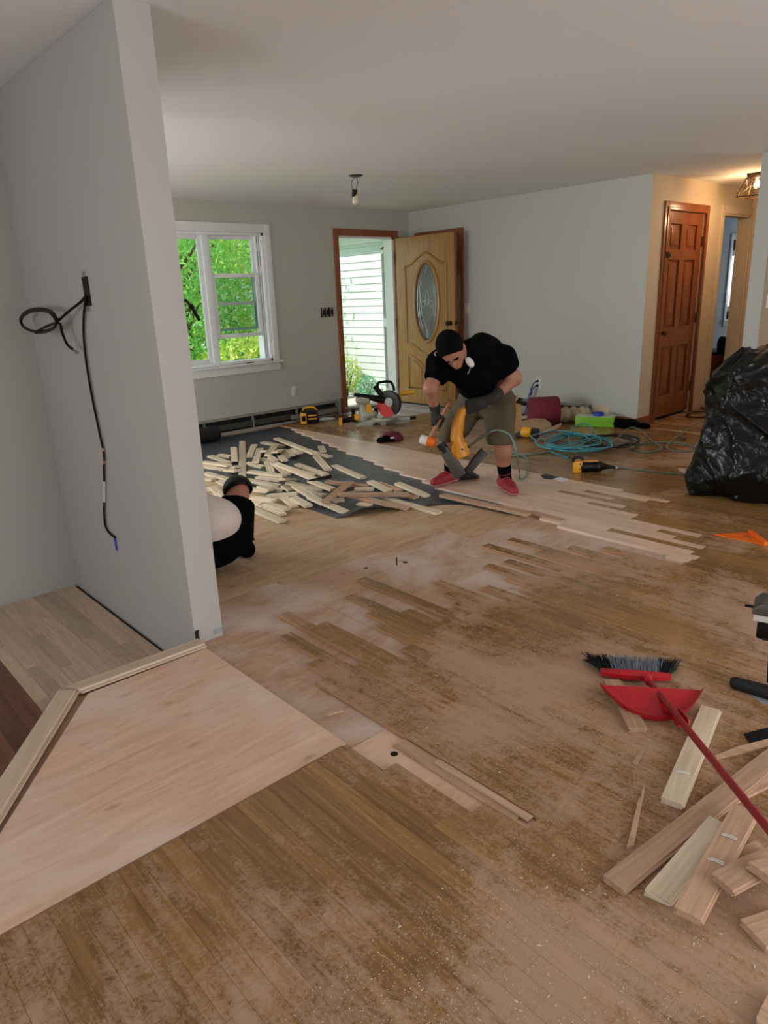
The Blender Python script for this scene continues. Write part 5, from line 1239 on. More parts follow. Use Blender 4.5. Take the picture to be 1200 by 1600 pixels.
# ================================================================== TOOLS AND SUPPLIES AT THE BACK
def dir_frame(p):      # viewer-facing frame at a floor point: right, up, toward the viewer
    p = np.array(p, float); t_ = unit((-p[0], -p[1], 0)); return np.array([-t_[1], t_[0], 0.0]), np.array([0, 0, 1.0]), t_
# --- mitre saw
b = fl(592, 663); R_, U_, T_ = dir_frame(b); ms = thing('mitre_saw', 'mitre saw with black guard and red blade before the open front door', 'mitre saw', b)
dS = math.hypot(b[0], b[1])
def S(u, v, dd_=0.0): return at(u, v, dS+dd_)
base = [S(553, 668, 0.0), S(594, 668, 0.0)]
m = MB(); m.prism([(-0.30, 0), (-0.10, 0), (-0.085, 0.035), (-0.02, 0.035), (-0.005, 0), (0.05, 0), (0.055, 0.055), (-0.10, 0.075), (-0.20, 0.055), (-0.29, 0.02)], b+R_*0.03+T_*0.10, R_, U_, -T_*0.30); m.build('base', 'saw_body', ms, bevel=0.006)
m = MB(); m.lathe([(0.0, 0.055), (0.15, 0.055), (0.155, 0.06), (0.155, 0.085), (0.15, 0.09), (0, 0.09)], b+R_*0.06+U_*0.0, n=28); m.build('turntable', 'saw_body', ms, smooth=True)
m = MB(); m.prism([(0.04, 0.03), (0.36, 0.03), (0.36, 0.075), (0.04, 0.085)], b+T_*0.05, R_, U_, -T_*0.10); m.build('side_table', 'aluminium', ms, bevel=0.006)
m = MB(); m.prism([(0.0, 0.0), (0.36, 0.0), (0.36, 0.03), (0.0, 0.03)], b+R_*0.0+T_*0.0, R_, U_, -T_*0.10); m.build('table_foot', 'saw_body', ms, bevel=0.004)
m = MB(); m.tube([b+R_*0.35+U_*0.055, b+R_*0.43+U_*0.06], [0.016, 0.02], 10); m.build('lock_knob', 'plastic_black', ms, smooth=True)
soft('tower', s_union([s_cone(b+R_*-0.17+U_*0.08, b+R_*-0.175+U_*0.30, 0.055, 0.05), s_box(b+R_*-0.17+U_*0.29, (0.085, 0.06, 0.035), 0.02, frame(R_, T_, U_)), s_ell(b+R_*-0.10+U_*0.12, (0.09, 0.07, 0.05), frame(R_, T_, U_))], 0.03), 0.010, 'saw_body', ms)
m = MB(); m.prism([(-0.14, 0.16), (-0.07, 0.10), (-0.05, 0.12), (-0.09, 0.24), (-0.13, 0.25)], b+T_*0.05, R_, U_, -T_*0.05); m.build('yellow_bracket', 'yellow_plastic', ms, bevel=0.004)
bc = b+R_*0.14+U_*0.24; ax = unit(T_*0.85-R_*0.5)
m = MB(); m.lathe([(0, -0.002), (0.125, -0.002), (0.125, 0.002), (0, 0.002)], bc-U_*0.03-R_*0.02+ax*0.04, ax, 36); m.build('blade', 'saw_red', ms)
side = unit(np.cross(ax, U_)); 
gp = [(math.cos(a)*0.15, math.sin(a)*0.15) for a in np.linspace(-1.0, 3.0, 22)]+[(math.cos(a)*0.06, math.sin(a)*0.06) for a in np.linspace(3.0, -1.0, 10)]
gs = side if side@R_ > 0 else -side
m = MB(); m.prism(gp, bc+ax*0.055, gs, U_, -ax*0.05); m.build('blade_guard', 'dark_metal', ms, bevel=0.006)
m = MB(); m.lathe([(0.09, -0.03), (0.10, 0.0), (0.085, 0.03), (0.05, 0.04), (0, 0.04)], bc+R_*0.03-ax*0.03+U_*0.02, R_*0.7-T_*0.7, 24); m.build('motor', 'dark_metal', ms, smooth=True)
m = MB(); m.tube([b+R_*-0.27+U_*0.36+T_*0.03, b+R_*-0.06+U_*0.31+T_*0.03, b+R_*0.06+U_*0.28], [0.018, 0.035, 0.045], 12); m.build('arm', 'plastic_black', ms, smooth=True)
m = MB(); m.tube([b+R_*-0.03+U_*0.44, b+R_*0.05+U_*0.33], [0.03, 0.03], 12); m.build('belt_housing', 'plastic_black', ms, smooth=True)
m = MB(); m.tube(crv([b+R_*0.0+U_*0.40, b+R_*0.01+U_*0.47, b+R_*0.07+U_*0.485, b+R_*0.15+U_*0.48, b+R_*0.18+U_*0.43, b+R_*0.19+U_*0.38], 5), 0.016, 10); m.build('carry_handle', 'plastic_black', ms, smooth=True)
m = MB(); m.tube([b+R_*0.25+U_*0.335-T_*0.05, b+R_*0.42+U_*0.345-T_*0.08], [0.03, 0.024], 12); m.build('yellow_handle', 'yellow_plastic', ms, smooth=True)
m = MB(); m.lathe([(0.0, 0), (0.055, 0), (0.05, 0.02), (0, 0.022)], bc+ax*0.055+R_*0.02+U_*0.02, ax, 20); m.build('guard_disc', 'aluminium', ms, smooth=True)
# --- reciprocating saw left of it
b = fl(545, 664); R_, U_, T_ = dir_frame(b); rs_ = thing('cordless_saw', 'black and yellow cordless hand tool lying left of the mitre saw', 'power tool', b)
m = MB(); m.prism([(-0.115, 0), (-0.075, 0), (-0.072, 0.085), (-0.11, 0.085)], b+T_*0.04, R_, U_, -T_*0.08); m.build('battery', 'yellow_plastic', rs_, bevel=0.006)
m = MB(); m.prism([(-0.118, 0.03), (-0.11, 0.03), (-0.11, 0.07), (-0.118, 0.07)], b+T_*0.03, R_, U_, -T_*0.06); m.build('battery_latch', 'plastic_black', rs_)
soft('body', s_union([s_cone(b+R_*-0.07+U_*0.05, b+R_*0.10+U_*0.075, 0.028, 0.034), s_cone(b+R_*0.08+U_*0.07, b+R_*0.2+U_*0.09, 0.04, 0.03)], 0.02), 0.008, 'plastic_black', rs_)
m = MB(); m.tube([b+R_*0.07+U_*0.075, b+R_*0.16+U_*0.085], [0.044, 0.046], 14); m.build('yellow_collar', 'yellow_plastic', rs_, smooth=True)
# --- small table and crumpled papers behind the saw
b = fl(552, 652); R_, U_, T_ = dir_frame(b); st_ = thing('low_stand', 'low dark stand behind the mitre saw near the doorway', 'stand', b)
m = MB(); m.prism([(-0.10, 0.10), (0.30, 0.13), (0.30, 0.145), (-0.10, 0.115)], b+T_*0.08, R_, U_, -T_*0.16); m.build('top', 'hose_brown', st_)
for a in (-0.02, 0.26):
    m = MB(); m.prism([(a, 0), (a+0.05, 0), (a+0.05, 0.115), (a, 0.105)], b+T_*0.05, R_, U_, -T_*0.10); m.build('leg', 'dark_metal', st_)
for k, (u, v, sz, lab) in enumerate(((541, 646, 0.07, 'crumpled white paper piled at the left door jamb'), (556, 645, 0.085, 'crumpled grey paper in the doorway beside the jamb'), (549, 636, 0.06, 'small crumpled paper behind the piled papers'))):
    c_ = fl(u, v, 0.0); c_ = np.array([min(max(c_[0], 5.78), 6.1), 6.95-0.1*k+0.02*k, 0.024 if k != 1 else 0.0])
    rq = np.random.default_rng(k); dq = rq.normal(size=(6, 3))
    def fpap(P, c_=c_, dq=dq, sz=sz):
        q = P-c_-np.array([0, 0, sz*0.9]); d = np.linalg.norm(q*np.array([0.8, 1, 1.0]), axis=-1)-sz*0.8
        for kk in dq: d = d+0.010*np.abs(np.sin(q@kk*22))
        return np.maximum(d, -(P[..., 2]-c_[2])+0.002)
    fpap.bb = (c_-sz*1.3, c_+np.array([sz*1.3, sz*1.3, sz*2.0]))
    tag(soft('crumpled_paper', fpap, 0.010, 'paper_white' if k != 1 else 'sheet_grey', base=c_), lab, 'paper')
# --- radio / charger box by the heater
b = fl(481, 662); R_, U_, T_ = dir_frame(b); rd = thing('jobsite_radio', 'yellow and black jobsite charger box against the far heater', 'charger', b)
F2 = unit(R_*0.75+T_*0.65*-1); G2 = unit(T_*0.8+R_*-0.2)
m = MB(); m.box(b+U_*0.085+R_*0.03, (0.20, 0.13, 0.15), frame(R_, T_, U_)); m.build('body', 'plastic_black', rd, bevel=0.02)
m = MB(); m.box(b+U_*0.075-R_*0.045+T_*0.02, (0.07, 0.115, 0.13), frame(R_, T_, U_)); m.build('battery', 'yellow_plastic', rd, bevel=0.012)
m = MB(); m.box(b+U_*0.075-R_*0.045+T_*0.08, (0.045, 0.004, 0.06), frame(R_, T_, U_)); m.build('battery_badge', 'plastic_black', rd, bevel=0.001)
for a in (0.035, 0.075):
    m = MB(); m.box(b+U_*0.03+R_*0.06+T_*0.067+U_*a, (0.10, 0.006, 0.016), frame(R_, T_, U_)); m.build('yellow_rib', 'yellow_plastic', rd, bevel=0.002)
m = MB(); m.tube(crv([b+R_*-0.05+U_*0.15, b+R_*-0.03+U_*0.185, b+R_*0.08+U_*0.19, b+R_*0.12+U_*0.15], 5), 0.012, 8); m.build('handle', 'yellow_plastic', rd, smooth=True)
c_ = fl(507, 657); soft('rag', s_union([s_ell(c_+[0, 0, 0.015], (0.08, 0.05, 0.02)), s_ell(c_+[0.07, -0.04, 0.012], (0.06, 0.04, 0.016))], 0.02), 0.008, 'paper_white', base=c_); tag(bpy.data.objects['rag'], 'white rag on the floor beside the charger box', 'rag')
# --- baseball cap
b = fl(610, 688); R_, U_, T_ = dir_frame(b); cp = thing('baseball_cap', 'dark red and black cap lying on the floor', 'cap', b)
Rm = frame(R_, T_, U_)
soft('crown', s_cut(s_ell(b+R_*0.02+U_*0.01, (0.115, 0.10, 0.085), Rm), b+U_*0.004, -U_), 0.007, 'cap_red', cp)
soft('front_panel', s_cut(s_ell(b+R_*0.0+U_*0.008+T_*0.018, (0.095, 0.092, 0.070), Rm), b+U_*0.004, -U_), 0.007, 'cloth_black', cp)
soft('brim', s_cut(s_ell(b-R_*0.07+U_*0.012+T_*0.03, (0.075, 0.085, 0.028), Rm), b+U_*0.003, -U_), 0.006, 'cloth_black', cp)
m = MB(); m.box(b+U_*0.045+T_*0.100+R_*0.02, (0.04, 0.006, 0.016), Rm); m.build('badge', 'paper_white', cp, bevel=0.002)
# --- hoses
def hose(name, label, pts, r, mat, cat='hose', z=None, group=None, n=5, base=None):
    q = [np.array(p) if len(p) == 3 and not isinstance(p, tuple) else fl(p[0], p[1], (p[2] if len(p) > 2 else 0.0)+r) for p in pts]
    m = MB(); m.tube(crv(q, n), r, 8); o = m.build(name, mat, base=q[0] if base is None else base, smooth=True); return tag(o, label, cat, group)
def coil(cu_, cv_, ru, rv, turns, z0, dz, r_, jit, seed, start=0.0):
    g = np.random.default_rng(seed); out = []
    for k in range(int(turns*12)):
        a = start+k*2*math.pi/12; j = g.normal(size=2)*jit
        s_ = 1+0.16*math.sin(k*0.37+seed)
        out.append((cu_+ru*s_*math.cos(a)+j[0]+8*math.sin(k*0.13), cv_+rv*s_*math.sin(a)+j[1]*0.4, z0+dz*(k/12)+0.006*abs(g.normal())))
    return out
hose('air_hose', 'teal air hose in a loose tangled coil on the floor', coil(905, 692, 46, 12, 5.5, 0.0, 0.012, 0.006, 3.0, 1)+coil(885, 688, 46, 11, 3.0, 0.06, 0.006, 0.006, 4.0, 2)+[(860, 700, 0.02), (878, 712), (888, 716)], 0.0065, 'hose_teal')
hose('air_hose', 'single teal hose loop rising above the coil', [(893, 700, 0.05), (888, 682, 0.06), (896, 668, 0.07), (912, 662, 0.09), (924, 668, 0.08), (926, 678, 0.05)], 0.0065, 'hose_teal')
hose('dark_hose', 'dark coiled hose to the right of the teal coil', coil(955, 689, 38, 9, 4.6, 0.0, 0.013, 0.009, 2.0, 5), 0.0085, 'hose_black')
hose('green_hose', 'grey green hose curling from the coil toward the bag', [(930, 702, 0.01), (950, 695, 0.03), (968, 682, 0.06), (985, 668, 0.05), (1000, 672, 0.02), (1020, 690), (1035, 700), (1020, 706), (1000, 706), (988, 700), (1000, 694), (1040, 691), (1072, 694), (1083, 702), (1070, 706), (1048, 703), (1042, 696), (1058, 682, 0.01), (1085, 664, 0.03), (1105, 657, 0.03), (1120, 660, 0.01)], 0.0065, 'hose_green')
hose('green_hose', 'grey green hose loop half hidden behind the bag', [(1125, 678), (1105, 684), (1090, 692), (1086, 700), (1100, 706), (1125, 712)], 0.0065, 'hose_green')
hose('green_hose', 'thin hose running from the tool to the black bag', [(951, 729, 0.03), (970, 731), (1000, 735), (1040, 739), (1080, 741), (1100, 741)], 0.0055, 'hose_green')
hose('dark_hose', 'brown hose coiled in the hallway doorway', coil(1127, 622, 22, 12, 1.3, 0.0, 0.004, 0.01, 0.6, 7)+coil(1130, 632, 20, 4, 1.8, 0.0, 0.01, 0.01, 0.6, 8)+[(1108, 640), (1095, 637)], 0.011, 'hose_brown')
hose('dark_hose', 'brown hose loop on the floor before the doorway', coil(1085, 648, 21, 5, 1.1, 0.0, 0.0, 0.01, 0.3, 9)+[(1110, 645), (1118, 638), (1130, 634)]+[(1108, 652), (1104, 656)], 0.010, 'hose_brown')
c_ = fl(1067, 688); m = MB(); m.lathe([(0.012, 0), (0.03, 0), (0.03, 0.02), (0.012, 0.02)], c_, (0.1, 0, 1), 16); tag(m.build('tape_spool', 'hose_brown', base=c_, smooth=True), 'small brown spool lying among the hose loops', 'spool')
c_ = fl(984, 699, 0.012); m = MB(); m.cyl(c_, c_+[0.03, -0.03, 0], 0.014, 0.012, 12); tag(m.build('hose_coupler', 'cardboard', base=c_, smooth=True), 'pale hose coupler at the end of the dark coil', 'coupler')
# --- nail gun on the floor
b = fl(918, 737); R_, U_, T_ = dir_frame(b); ng = thing('air_stapler', 'yellow and black air tool lying in front of the teal hose', 'power tool', b)
Lx = unit(R_*0.97-T_*0.2)
def along(a, h=0.045): return b+Lx*a+U_*h
m = MB(); m.prism([(-0.115, 0), (-0.05, 0), (-0.04, 0.095), (-0.10, 0.095), (-0.12, 0.07)], b+T_*0.045, Lx, U_, -T_*0.09); m.build('head_cap', 'yellow_plastic', ng, bevel=0.012)
soft('body', s_union([s_cone(along(-0.05), along(0.08), 0.046, 0.042), s_cone(along(0.07), along(0.15, 0.04), 0.04, 0.022)], 0.02), 0.008, 'plastic_black', ng)
m = MB(); m.tube([along(0.072), along(0.082)], 0.045, 16); m.build('clamp_band', 'nailer_yellow', ng, smooth=True)
m = MB(); m.prism([(-0.05, 0.08), (0.08, 0.082), (0.08, 0.092), (-0.05, 0.092)], b+T_*0.02, Lx, U_, -T_*0.04); m.build('top_rail', 'nailer_yellow', ng, bevel=0.003)
m = MB(); m.tube([along(0.14, 0.04), along(0.19, 0.035), along(0.215, 0.03)], [0.02, 0.013, 0.012], 12); m.build('nose', 'plastic_black', ng, smooth=True)
m = MB(); m.tube([along(0.205, 0.03), along(0.235, 0.028)], 0.009, 10); m.build('hose_fitting', 'steel', ng, smooth=True)
m = MB(); m.tube(crv([along(-0.12, 0.085), along(-0.11, 0.115), along(-0.06, 0.118), along(-0.04, 0.10)], 5), 0.011, 8); m.build('trigger_guard', 'plastic_black', ng, smooth=True)
for h in (0.03, 0.075):
    m = MB(); m.lathe([(0.006, 0), (0.006, 0.004), (0, 0.005)], b-Lx*0.06+U_*h+T_*0.045, T_, 10); m.build('screw', 'dark_metal', ng, smooth=True)
# second yellow tool with dark grip
b = fl(826, 684); R_, U_, T_ = dir_frame(b); n2 = thing('coil_nailer', 'yellow and dark air tool lying beside the cardboard', 'power tool', b)
m = MB(); m.lathe([(0.0, -0.05), (0.05, -0.045), (0.055, -0.01), (0.055, 0.02), (0.045, 0.05), (0, 0.05)], b+U_*0.057-R_*0.02, unit(R_*0.9+T_*0.4), 20); m.build('drum', 'yellow_plastic', n2, smooth=True)
m = MB(); m.prism([(0.02, 0.0), (0.10, 0.0), (0.11, 0.09), (0.03, 0.10)], b+T_*0.035, R_, U_, -T_*0.07); m.build('grip', 'hose_black', n2, bevel=0.012)
m = MB(); m.prism([(-0.17, 0.01), (-0.06, 0.01), (-0.06, 0.06), (-0.17, 0.05)], b+T_*0.02, R_, U_, -T_*0.06); m.build('magazine', 'heater_fins', n2, bevel=0.006)
# --- cardboard, boards
def panel3(name, pts, h, mat, label, cat, z=0.0):
    qq = [fl(u, v, zz) for u, v, zz in pts]; k = len(qq); vs = qq+[p+[0, 0, h] for p in qq]
    return tag(mk(name, vs, [tuple(range(k)), tuple(range(2*k-1, k-1, -1))]+[(i, (i+1) % k, k+(i+1) % k, k+i) for i in range(k)], mat, base=qq[0]), label, cat)
panel3('cardboard_sheet', [(812, 659, 0.10), (847, 652, 0.10), (861, 662, 0.06), (862, 672, 0.005), (836, 678, 0.005), (820, 674, 0.03)], 0.006, 'cardboard', 'bent cardboard sheet in front of the red drum', 'cardboard')
panel3('cardboard_sheet', [(836, 678, 0.004), (868, 665, 0.03), (878, 662, 0.03), (876, 667, 0.01), (862, 674, 0.004), (838, 681, 0.003)], 0.006, 'trim_pale', 'narrow pale cardboard flap before the bent sheet', 'cardboard')
panel3('floor_scrap', [(812, 652, 0.02), (835, 648, 0.02), (835, 652, 0.01), (812, 657, 0.01)], 0.01, 'oak_board', 'pale wood scrap behind the cardboard sheet', 'scrap')
panel3('black_tray', [(806, 672, 0.0), (836, 676, 0.0), (836, 682, 0.0), (808, 684, 0.0)], 0.05, 'plastic_black', 'black tray under the cardboard sheet', 'tray')
# red abrasive drum
b = fl(849, 664); R_, U_, T_ = dir_frame(b); dr_ = thing('abrasive_roll', 'wide dark red roll of sanding belt by the wall', 'roll', b)
axd = unit(R_*0.96-T_*0.25); c_ = b+U_*0.155
m = MB(); m.lathe([(0.11, -0.15), (0.15, -0.15), (0.153, -0.145), (0.153, 0.145), (0.15, 0.15), (0.11, 0.15)], c_, axd, 32); m.build('belt', 'sandpaper', dr_, smooth=True)
m = MB(); m.lathe([(0.109, -0.149), (0.109, 0.149)], c_, axd, 32); m.build('core', 'hose_black', dr_, smooth=True)
m = MB(); m.lathe([(0.0, 0.12), (0.109, 0.12), (0.109, 0.125), (0.0, 0.125)], c_, axd, 32); m.build('core_end', 'plastic_black', dr_)
# beige roll of cloth
b = fl(893, 660); R_, U_, T_ = dir_frame(b); cl_ = thing('cloth_roll', 'tied beige roll of drop cloth beside the red roll', 'cloth', b)
axd = unit(R_*0.97-T_*0.2); prof = [(0.0, -0.20), (0.05, -0.20), (0.075, -0.17)]+[(0.080+0.008*math.sin(h*70), h) for h in np.linspace(-0.15, 0.15, 20)]+[(0.07, 0.18), (0.045, 0.20), (0, 0.20)]
m = MB(); m.lathe(prof, b+U_*0.088, axd, 22); m.build('rolled_cloth', 'cloth_beige', cl_, smooth=True)
for a in (-0.06, 0.02):
    m = MB(); m.tube([b+U_*0.088+axd*(a+0.05*math.sin(t))+(U_*math.cos(t)+np.cross(axd, U_)*math.sin(t))*0.090 for t in np.linspace(0, 2*math.pi, 20)[:-1]], 0.004, 6, closed=True); m.build('tie', 'cardboard', cl_)
# green box with tape roll
b = fl(928, 668); R_, U_, T_ = dir_frame(b); gb = thing('green_box', 'bright green cardboard box against the right wall', 'box', b)
ang = 0.12; Rb = unit(R_*math.cos(ang)+T_*math.sin(ang)); Tb = np.cross(U_, Rb); Tb = Tb if Tb@T_ > 0 else -Tb
bc_ = b-Tb*0.10+U_*0.055
m = MB(); m.box(bc_, (0.40, 0.17, 0.105), frame(Rb, Tb, U_)); m.build('body', 'box_green', gb, bevel=0.003)
m = MB(); m.box(bc_+U_*0.0545, (0.395, 0.165, 0.003), frame(Rb, Tb, U_)); m.build('top_flap', 'box_top', gb)
m = MB(); m.box(bc_+Rb*0.201+U_*0.0, (0.004, 0.12, 0.08), frame(Rb, Tb, U_)); m.build('end_print', 'plastic_black', gb)
tc = bc_+U_*0.0565+Rb*0.03; m = MB(); m.lathe([(0.035, 0), (0.055, 0), (0.055, 0.036), (0.035, 0.036), (0.035, 0.0)], tc, n=28); tag(m.build('tape_roll', 'tape_blue', base=tc, smooth=True), 'roll of blue tape on top of the green box', 'tape roll')
# black bag / drill pouch
c_ = fl(985, 668); soft('tool_pouch', s_cut(s_union([s_ell(c_+[0, 0.02, 0.035], (0.13, 0.09, 0.05)), s_ell(c_+[0.04, -0.12, 0.025], (0.06, 0.08, 0.03)), s_ell(c_+[-0.06, 0.1, 0.045], (0.07, 0.07, 0.05))], 0.03), (0, 0, 0.003), (0, 0, -1)), 0.010, 'cloth_black', base=c_); tag(bpy.data.objects['tool_pouch'], 'limp black tool pouch at the wall corner', 'pouch')
# plugs and cords at the outlet
oc = onX(841, 598.5, XR)
for k, dz in enumerate((0.026, -0.026)):
    pl = thing('power_plug', 'black plug in the %s socket of the outlet' % ('upper' if k == 0 else 'lower'), 'plug', oc+np.array([-0.009, 0, dz]))
    m = MB(); m.tube([oc+[-0.009, 0, dz], oc+[-0.045, 0.0, dz-0.004]], [0.014, 0.010], 10); m.build('plug_body', 'plastic_black', pl, smooth=True)
    s0 = oc+[-0.045, 0, dz-0.004]; pts = [s0, s0+[-0.03, 0.02, -0.03], s0+[-0.03, 0.05+0.03*k, -0.12], s0+[-0.04, 0.06+0.03*k, -0.22], s0+[-0.05, 0.09+0.03*k, -0.31+dz*0]]
    pts[-1][2] = 0.008
    m = MB(); m.tube(crv(pts, 5), 0.006, 8); m.build('cord', 'cord_blue', pl, smooth=True)
    m = MB(); m.tube([pts[1]+[0, 0.015, -0.03], pts[1]+[0, 0.025, -0.075]], 0.011, 8); m.build('cord_tag', 'cord_blue', pl, smooth=True)

# ================================================================== PEOPLE
def gripping_hand(c, axis, palm, r, wrist, scale=1.0, flip=1):
    """Gloved hand closed round a bar: palm on the side `palm`, four fingers wrapped one way, thumb the other."""
    a = unit(axis); n_ = unit(np.array(palm)-a*np.dot(palm, a)); b_ = np.cross(a, n_)*flip
    def pt(off, ang, rad): return np.array(c)+a*off*scale+(n_*math.cos(ang)+b_*math.sin(ang))*rad
    R1 = r+0.012; parts = []
    parts.append(s_box(pt(0, 0, r+0.020), (0.044*scale, 0.036, 0.016), 0.014, frame(a, b_, n_)))
    for off, ln, rr_ in ((-0.034, 3.3, 0.0100), (-0.011, 3.7, 0.0108), (0.012, 3.6, 0.0105), (0.034, 3.1, 0.0092)):
        st_ = [0.75+ln*t for t in (0, 0.34, 0.62, 0.80)]; P_ = [pt(off, s_, R1+0.004-0.002*i) for i, s_ in enumerate(st_)]
        parts.append(s_cone(pt(off, 0.35, r+0.020), P_[0], 0.012, rr_*1.1))
        for i in range(3): parts.append(s_cone(P_[i], P_[i+1], rr_*(1.05-0.06*i), rr_*(1-0.07*i)))
    tb = [pt(0.030, -0.5, r+0.022), pt(0.046, -1.2, R1+0.008), pt(0.044, -1.9, R1+0.003), pt(0.036, -2.6, R1)]
    for i in range(3): parts.append(s_cone(tb[i], tb[i+1], 0.0145-0.0015*i, 0.013-0.0015*i))
    parts.append(s_cone(pt(-0.0, 0.0, r+0.022), wrist, 0.030, 0.033))
    return s_union(parts, 0.008)

# ---- worker bending over the nailer
def worker():
    base = fl(745, 752); wk = thing('person', 'worker in black shirt and khaki shorts bending over a yellow floor nailer', 'person', base)
    R_, U_, T_ = dir_frame(base)
    J = dict(head=at(707, 547, 4.90), neck=at(727, 552, 5.02), chest=at(737, 567, 5.10), mid=at(752, 590, 5.28), pelvis=at(757, 617, 5.42),
             shR=at(688, 566, 5.02), shL=at(783, 560, 5.14), elR=at(673, 607, 4.94), wrR=at(680, 640, 5.06), elL=at(804, 591, 5.22), wrL=at(769, 623, 5.02),
             hipR=at(737, 625, 5.45), hipL=at(778, 625, 5.40), knR=at(706, 682, 5.28), knL=at(783, 684, 5.16))
    anL = fl(790, 757, 0.09); anL = at(789, 742, 5.21); anR = at(704, 738, 5.42)
    skinp = [s_cone(J['pelvis'], J['mid'], 0.14, 0.145), s_cone(J['mid'], J['chest'], 0.145, 0.15), s_cone(J['chest'], J['neck'], 0.13, 0.062), s_cone(J['neck'], J['head'], 0.058, 0.06),
             s_cone(J['shR'], J['elR'], 0.056, 0.046), s_cone(J['elR'], J['wrR'], 0.047, 0.031), s_cone(J['shL'], J['elL'], 0.058, 0.048), s_cone(J['elL'], J['wrL'], 0.050, 0.033),
             s_cone(J['chest'], J['shR'], 0.10, 0.06), s_cone(J['chest'], J['shL'], 0.10, 0.06),
             s_cone(J['hipR'], J['knR'], 0.095, 0.062), s_cone(J['hipL'], J['knL'], 0.095, 0.062),
             s_cone(J['knR'], J['knR']*0.62+anR*0.38, 0.058, 0.062), s_cone(J['knR']*0.62+anR*0.38, anR, 0.060, 0.040), s_cone(J['knL'], J['knL']*0.62+anL*0.38, 0.058, 0.062), s_cone(J['knL']*0.62+anL*0.38, anL, 0.060, 0.040)]
    # head: local frame
    hu = unit(-0.38*R_+0.52*U_+0.74*T_); hf = unit(0.12*R_-0.84*U_+0.55*T_); hf = unit(hf-hu*np.dot(hf, hu)); hs = np.cross(hf, hu)
    hc = J['head']; HR = frame(hs, hf, hu)
    def hp(s_, f_, u_): return hc+hs*s_+hf*f_+hu*u_
    skinp += [s_ell(hp(0, 0, 0.03), (0.078, 0.097, 0.098), HR), s_ell(hp(0, 0.028, -0.045), (0.060, 0.068, 0.068), HR), s_cone(hp(0, 0.085, -0.075), hp(0, 0.07, -0.08), 0.024, 0.03)]
    body = s_union(skinp, 0.035)
    face = s_union([body, s_cone(hp(0, 0.096, 0.012), hp(0, 0.116, -0.022), 0.010, 0.015), s_ell(hp(0, 0.094, 0.030), (0.045, 0.012, 0.010), HR), s_ell(hp(0, 0.094, -0.052), (0.025, 0.013, 0.010), HR),
                    s_ell(hp(0.079, -0.005, -0.005), (0.012, 0.020, 0.032), HR), s_ell(hp(-0.079, -0.005, -0.005), (0.012, 0.020, 0.032), HR)], 0.010)
    soft('body', face, 0.0095, 'skin', wk)
    for s_ in (-1, 1):
        m = MB(); m.lathe([(0, -0.008), (0.006, -0.006), (0.008, 0), (0.006, 0.006), (0, 0.008)], hp(s_*0.032, 0.090, 0.014), hf, 12); m.build('eye', 'plastic_black', wk, smooth=True)
        soft('eyebrow', s_cone(hp(s_*0.018, 0.103, 0.034), hp(s_*0.048, 0.094, 0.032), 0.006, 0.005), 0.003, 'hair', wk)
    hair = s_cut(s_ell(hp(0, -0.010, 0.048), (0.092, 0.108, 0.104), HR), hp(0, 0.062, 0.050), unit(hf*0.85-hu*0.55)); soft('hair', s_union([hair, s_ell(hp(0, -0.055, 0.0), (0.080, 0.055, 0.075), HR)], 0.02), 0.006, 'hair', wk)
    soft('beard', s_union([s_ell(hp(0, 0.088, -0.095), (0.034, 0.030, 0.026), HR), s_cone(hp(0.045, 0.06, -0.075), hp(0, 0.095, -0.09), 0.017, 0.02), s_cone(hp(-0.045, 0.06, -0.075), hp(0, 0.095, -0.09), 0.017, 0.02)], 0.012), 0.005, 'hair', wk)
    mk_c = at(734, 566, 4.86); soft('dust_mask', s_ell(mk_c, (0.024, 0.022, 0.040), frame(R_*0.8+U_*0.6, T_, -R_*0.6+U_*0.8)), 0.005, 'mask_white', wk)
    m = MB(); m.tube(crv([mk_c+T_*0.02, at(734, 578, 4.9), at(728, 588, 4.95)], 5), 0.003, 6); m.build('mask_strap', 'mask_white', wk)
    m = MB(); m.tube(crv([at(683, 549, 4.93), at(679, 552, 4.91), at(681, 556, 4.91)], 5), 0.004, 6); m.build('earpiece', 'mask_white', wk)
    # shirt
    midR = J['shR']*0.45+J['elR']*0.55; midL = J['shL']*0.52+J['elL']*0.48
    sh = [s_cone(at(760, 606, 5.40), J['mid'], 0.165, 0.175), s_cone(J['mid'], J['chest'], 0.175, 0.170), s_cone(J['chest'], J['neck'], 0.150, 0.090), s_cone(J['chest'], J['shR'], 0.13, 0.088), s_cone(J['chest'], J['shL'], 0.14, 0.092),
          s_cone(J['shR'], midR, 0.086, 0.080), s_cone(J['shL'], midL, 0.090, 0.080), s_ell(at(752, 552, 5.24), (0.17, 0.15, 0.14)), s_cone(at(722, 585, 5.0), at(748, 600, 5.18), 0.09, 0.12)]
    g = s_union(sh, 0.05)
    dq = [unit(v) for v in np.random.default_rng(2).normal(size=(4, 3))]
    def gs(P, g=g): 
        d = g(P)
        for i, k in enumerate(dq): d = d-0.004*np.sin(P@k*(26+9*i)+i)
        return d
    gs.bb = g.bb
    f = s_cut(s_cut(gs, midR+unit(J['elR']-J['shR'])*0.025, 0.001*R_+unit(J['elR']-J['shR'])), (0, 0, -9), (0, 0, -1))
    # the sleeve cut would also slice the torso: restrict it near the arm
    dR, dL = unit(J['elR']-J['shR']), unit(J['elL']-J['shL']); cR, cL = midR+dR*0.03, midL+dL*0.02
    def shirt(P):
        d = gs(P)
        for c_, d_ in ((cR, dR), (cL, dL)):
            near = np.linalg.norm(P-c_, axis=-1) < 0.15; d = np.where(near, np.maximum(d, (P-c_)@d_), d)
        hem = at(757, 618, 5.40); hn = unit(J['pelvis']-J['mid']); return np.maximum(d, (P-hem)@hn)
    shirt.bb = g.bb
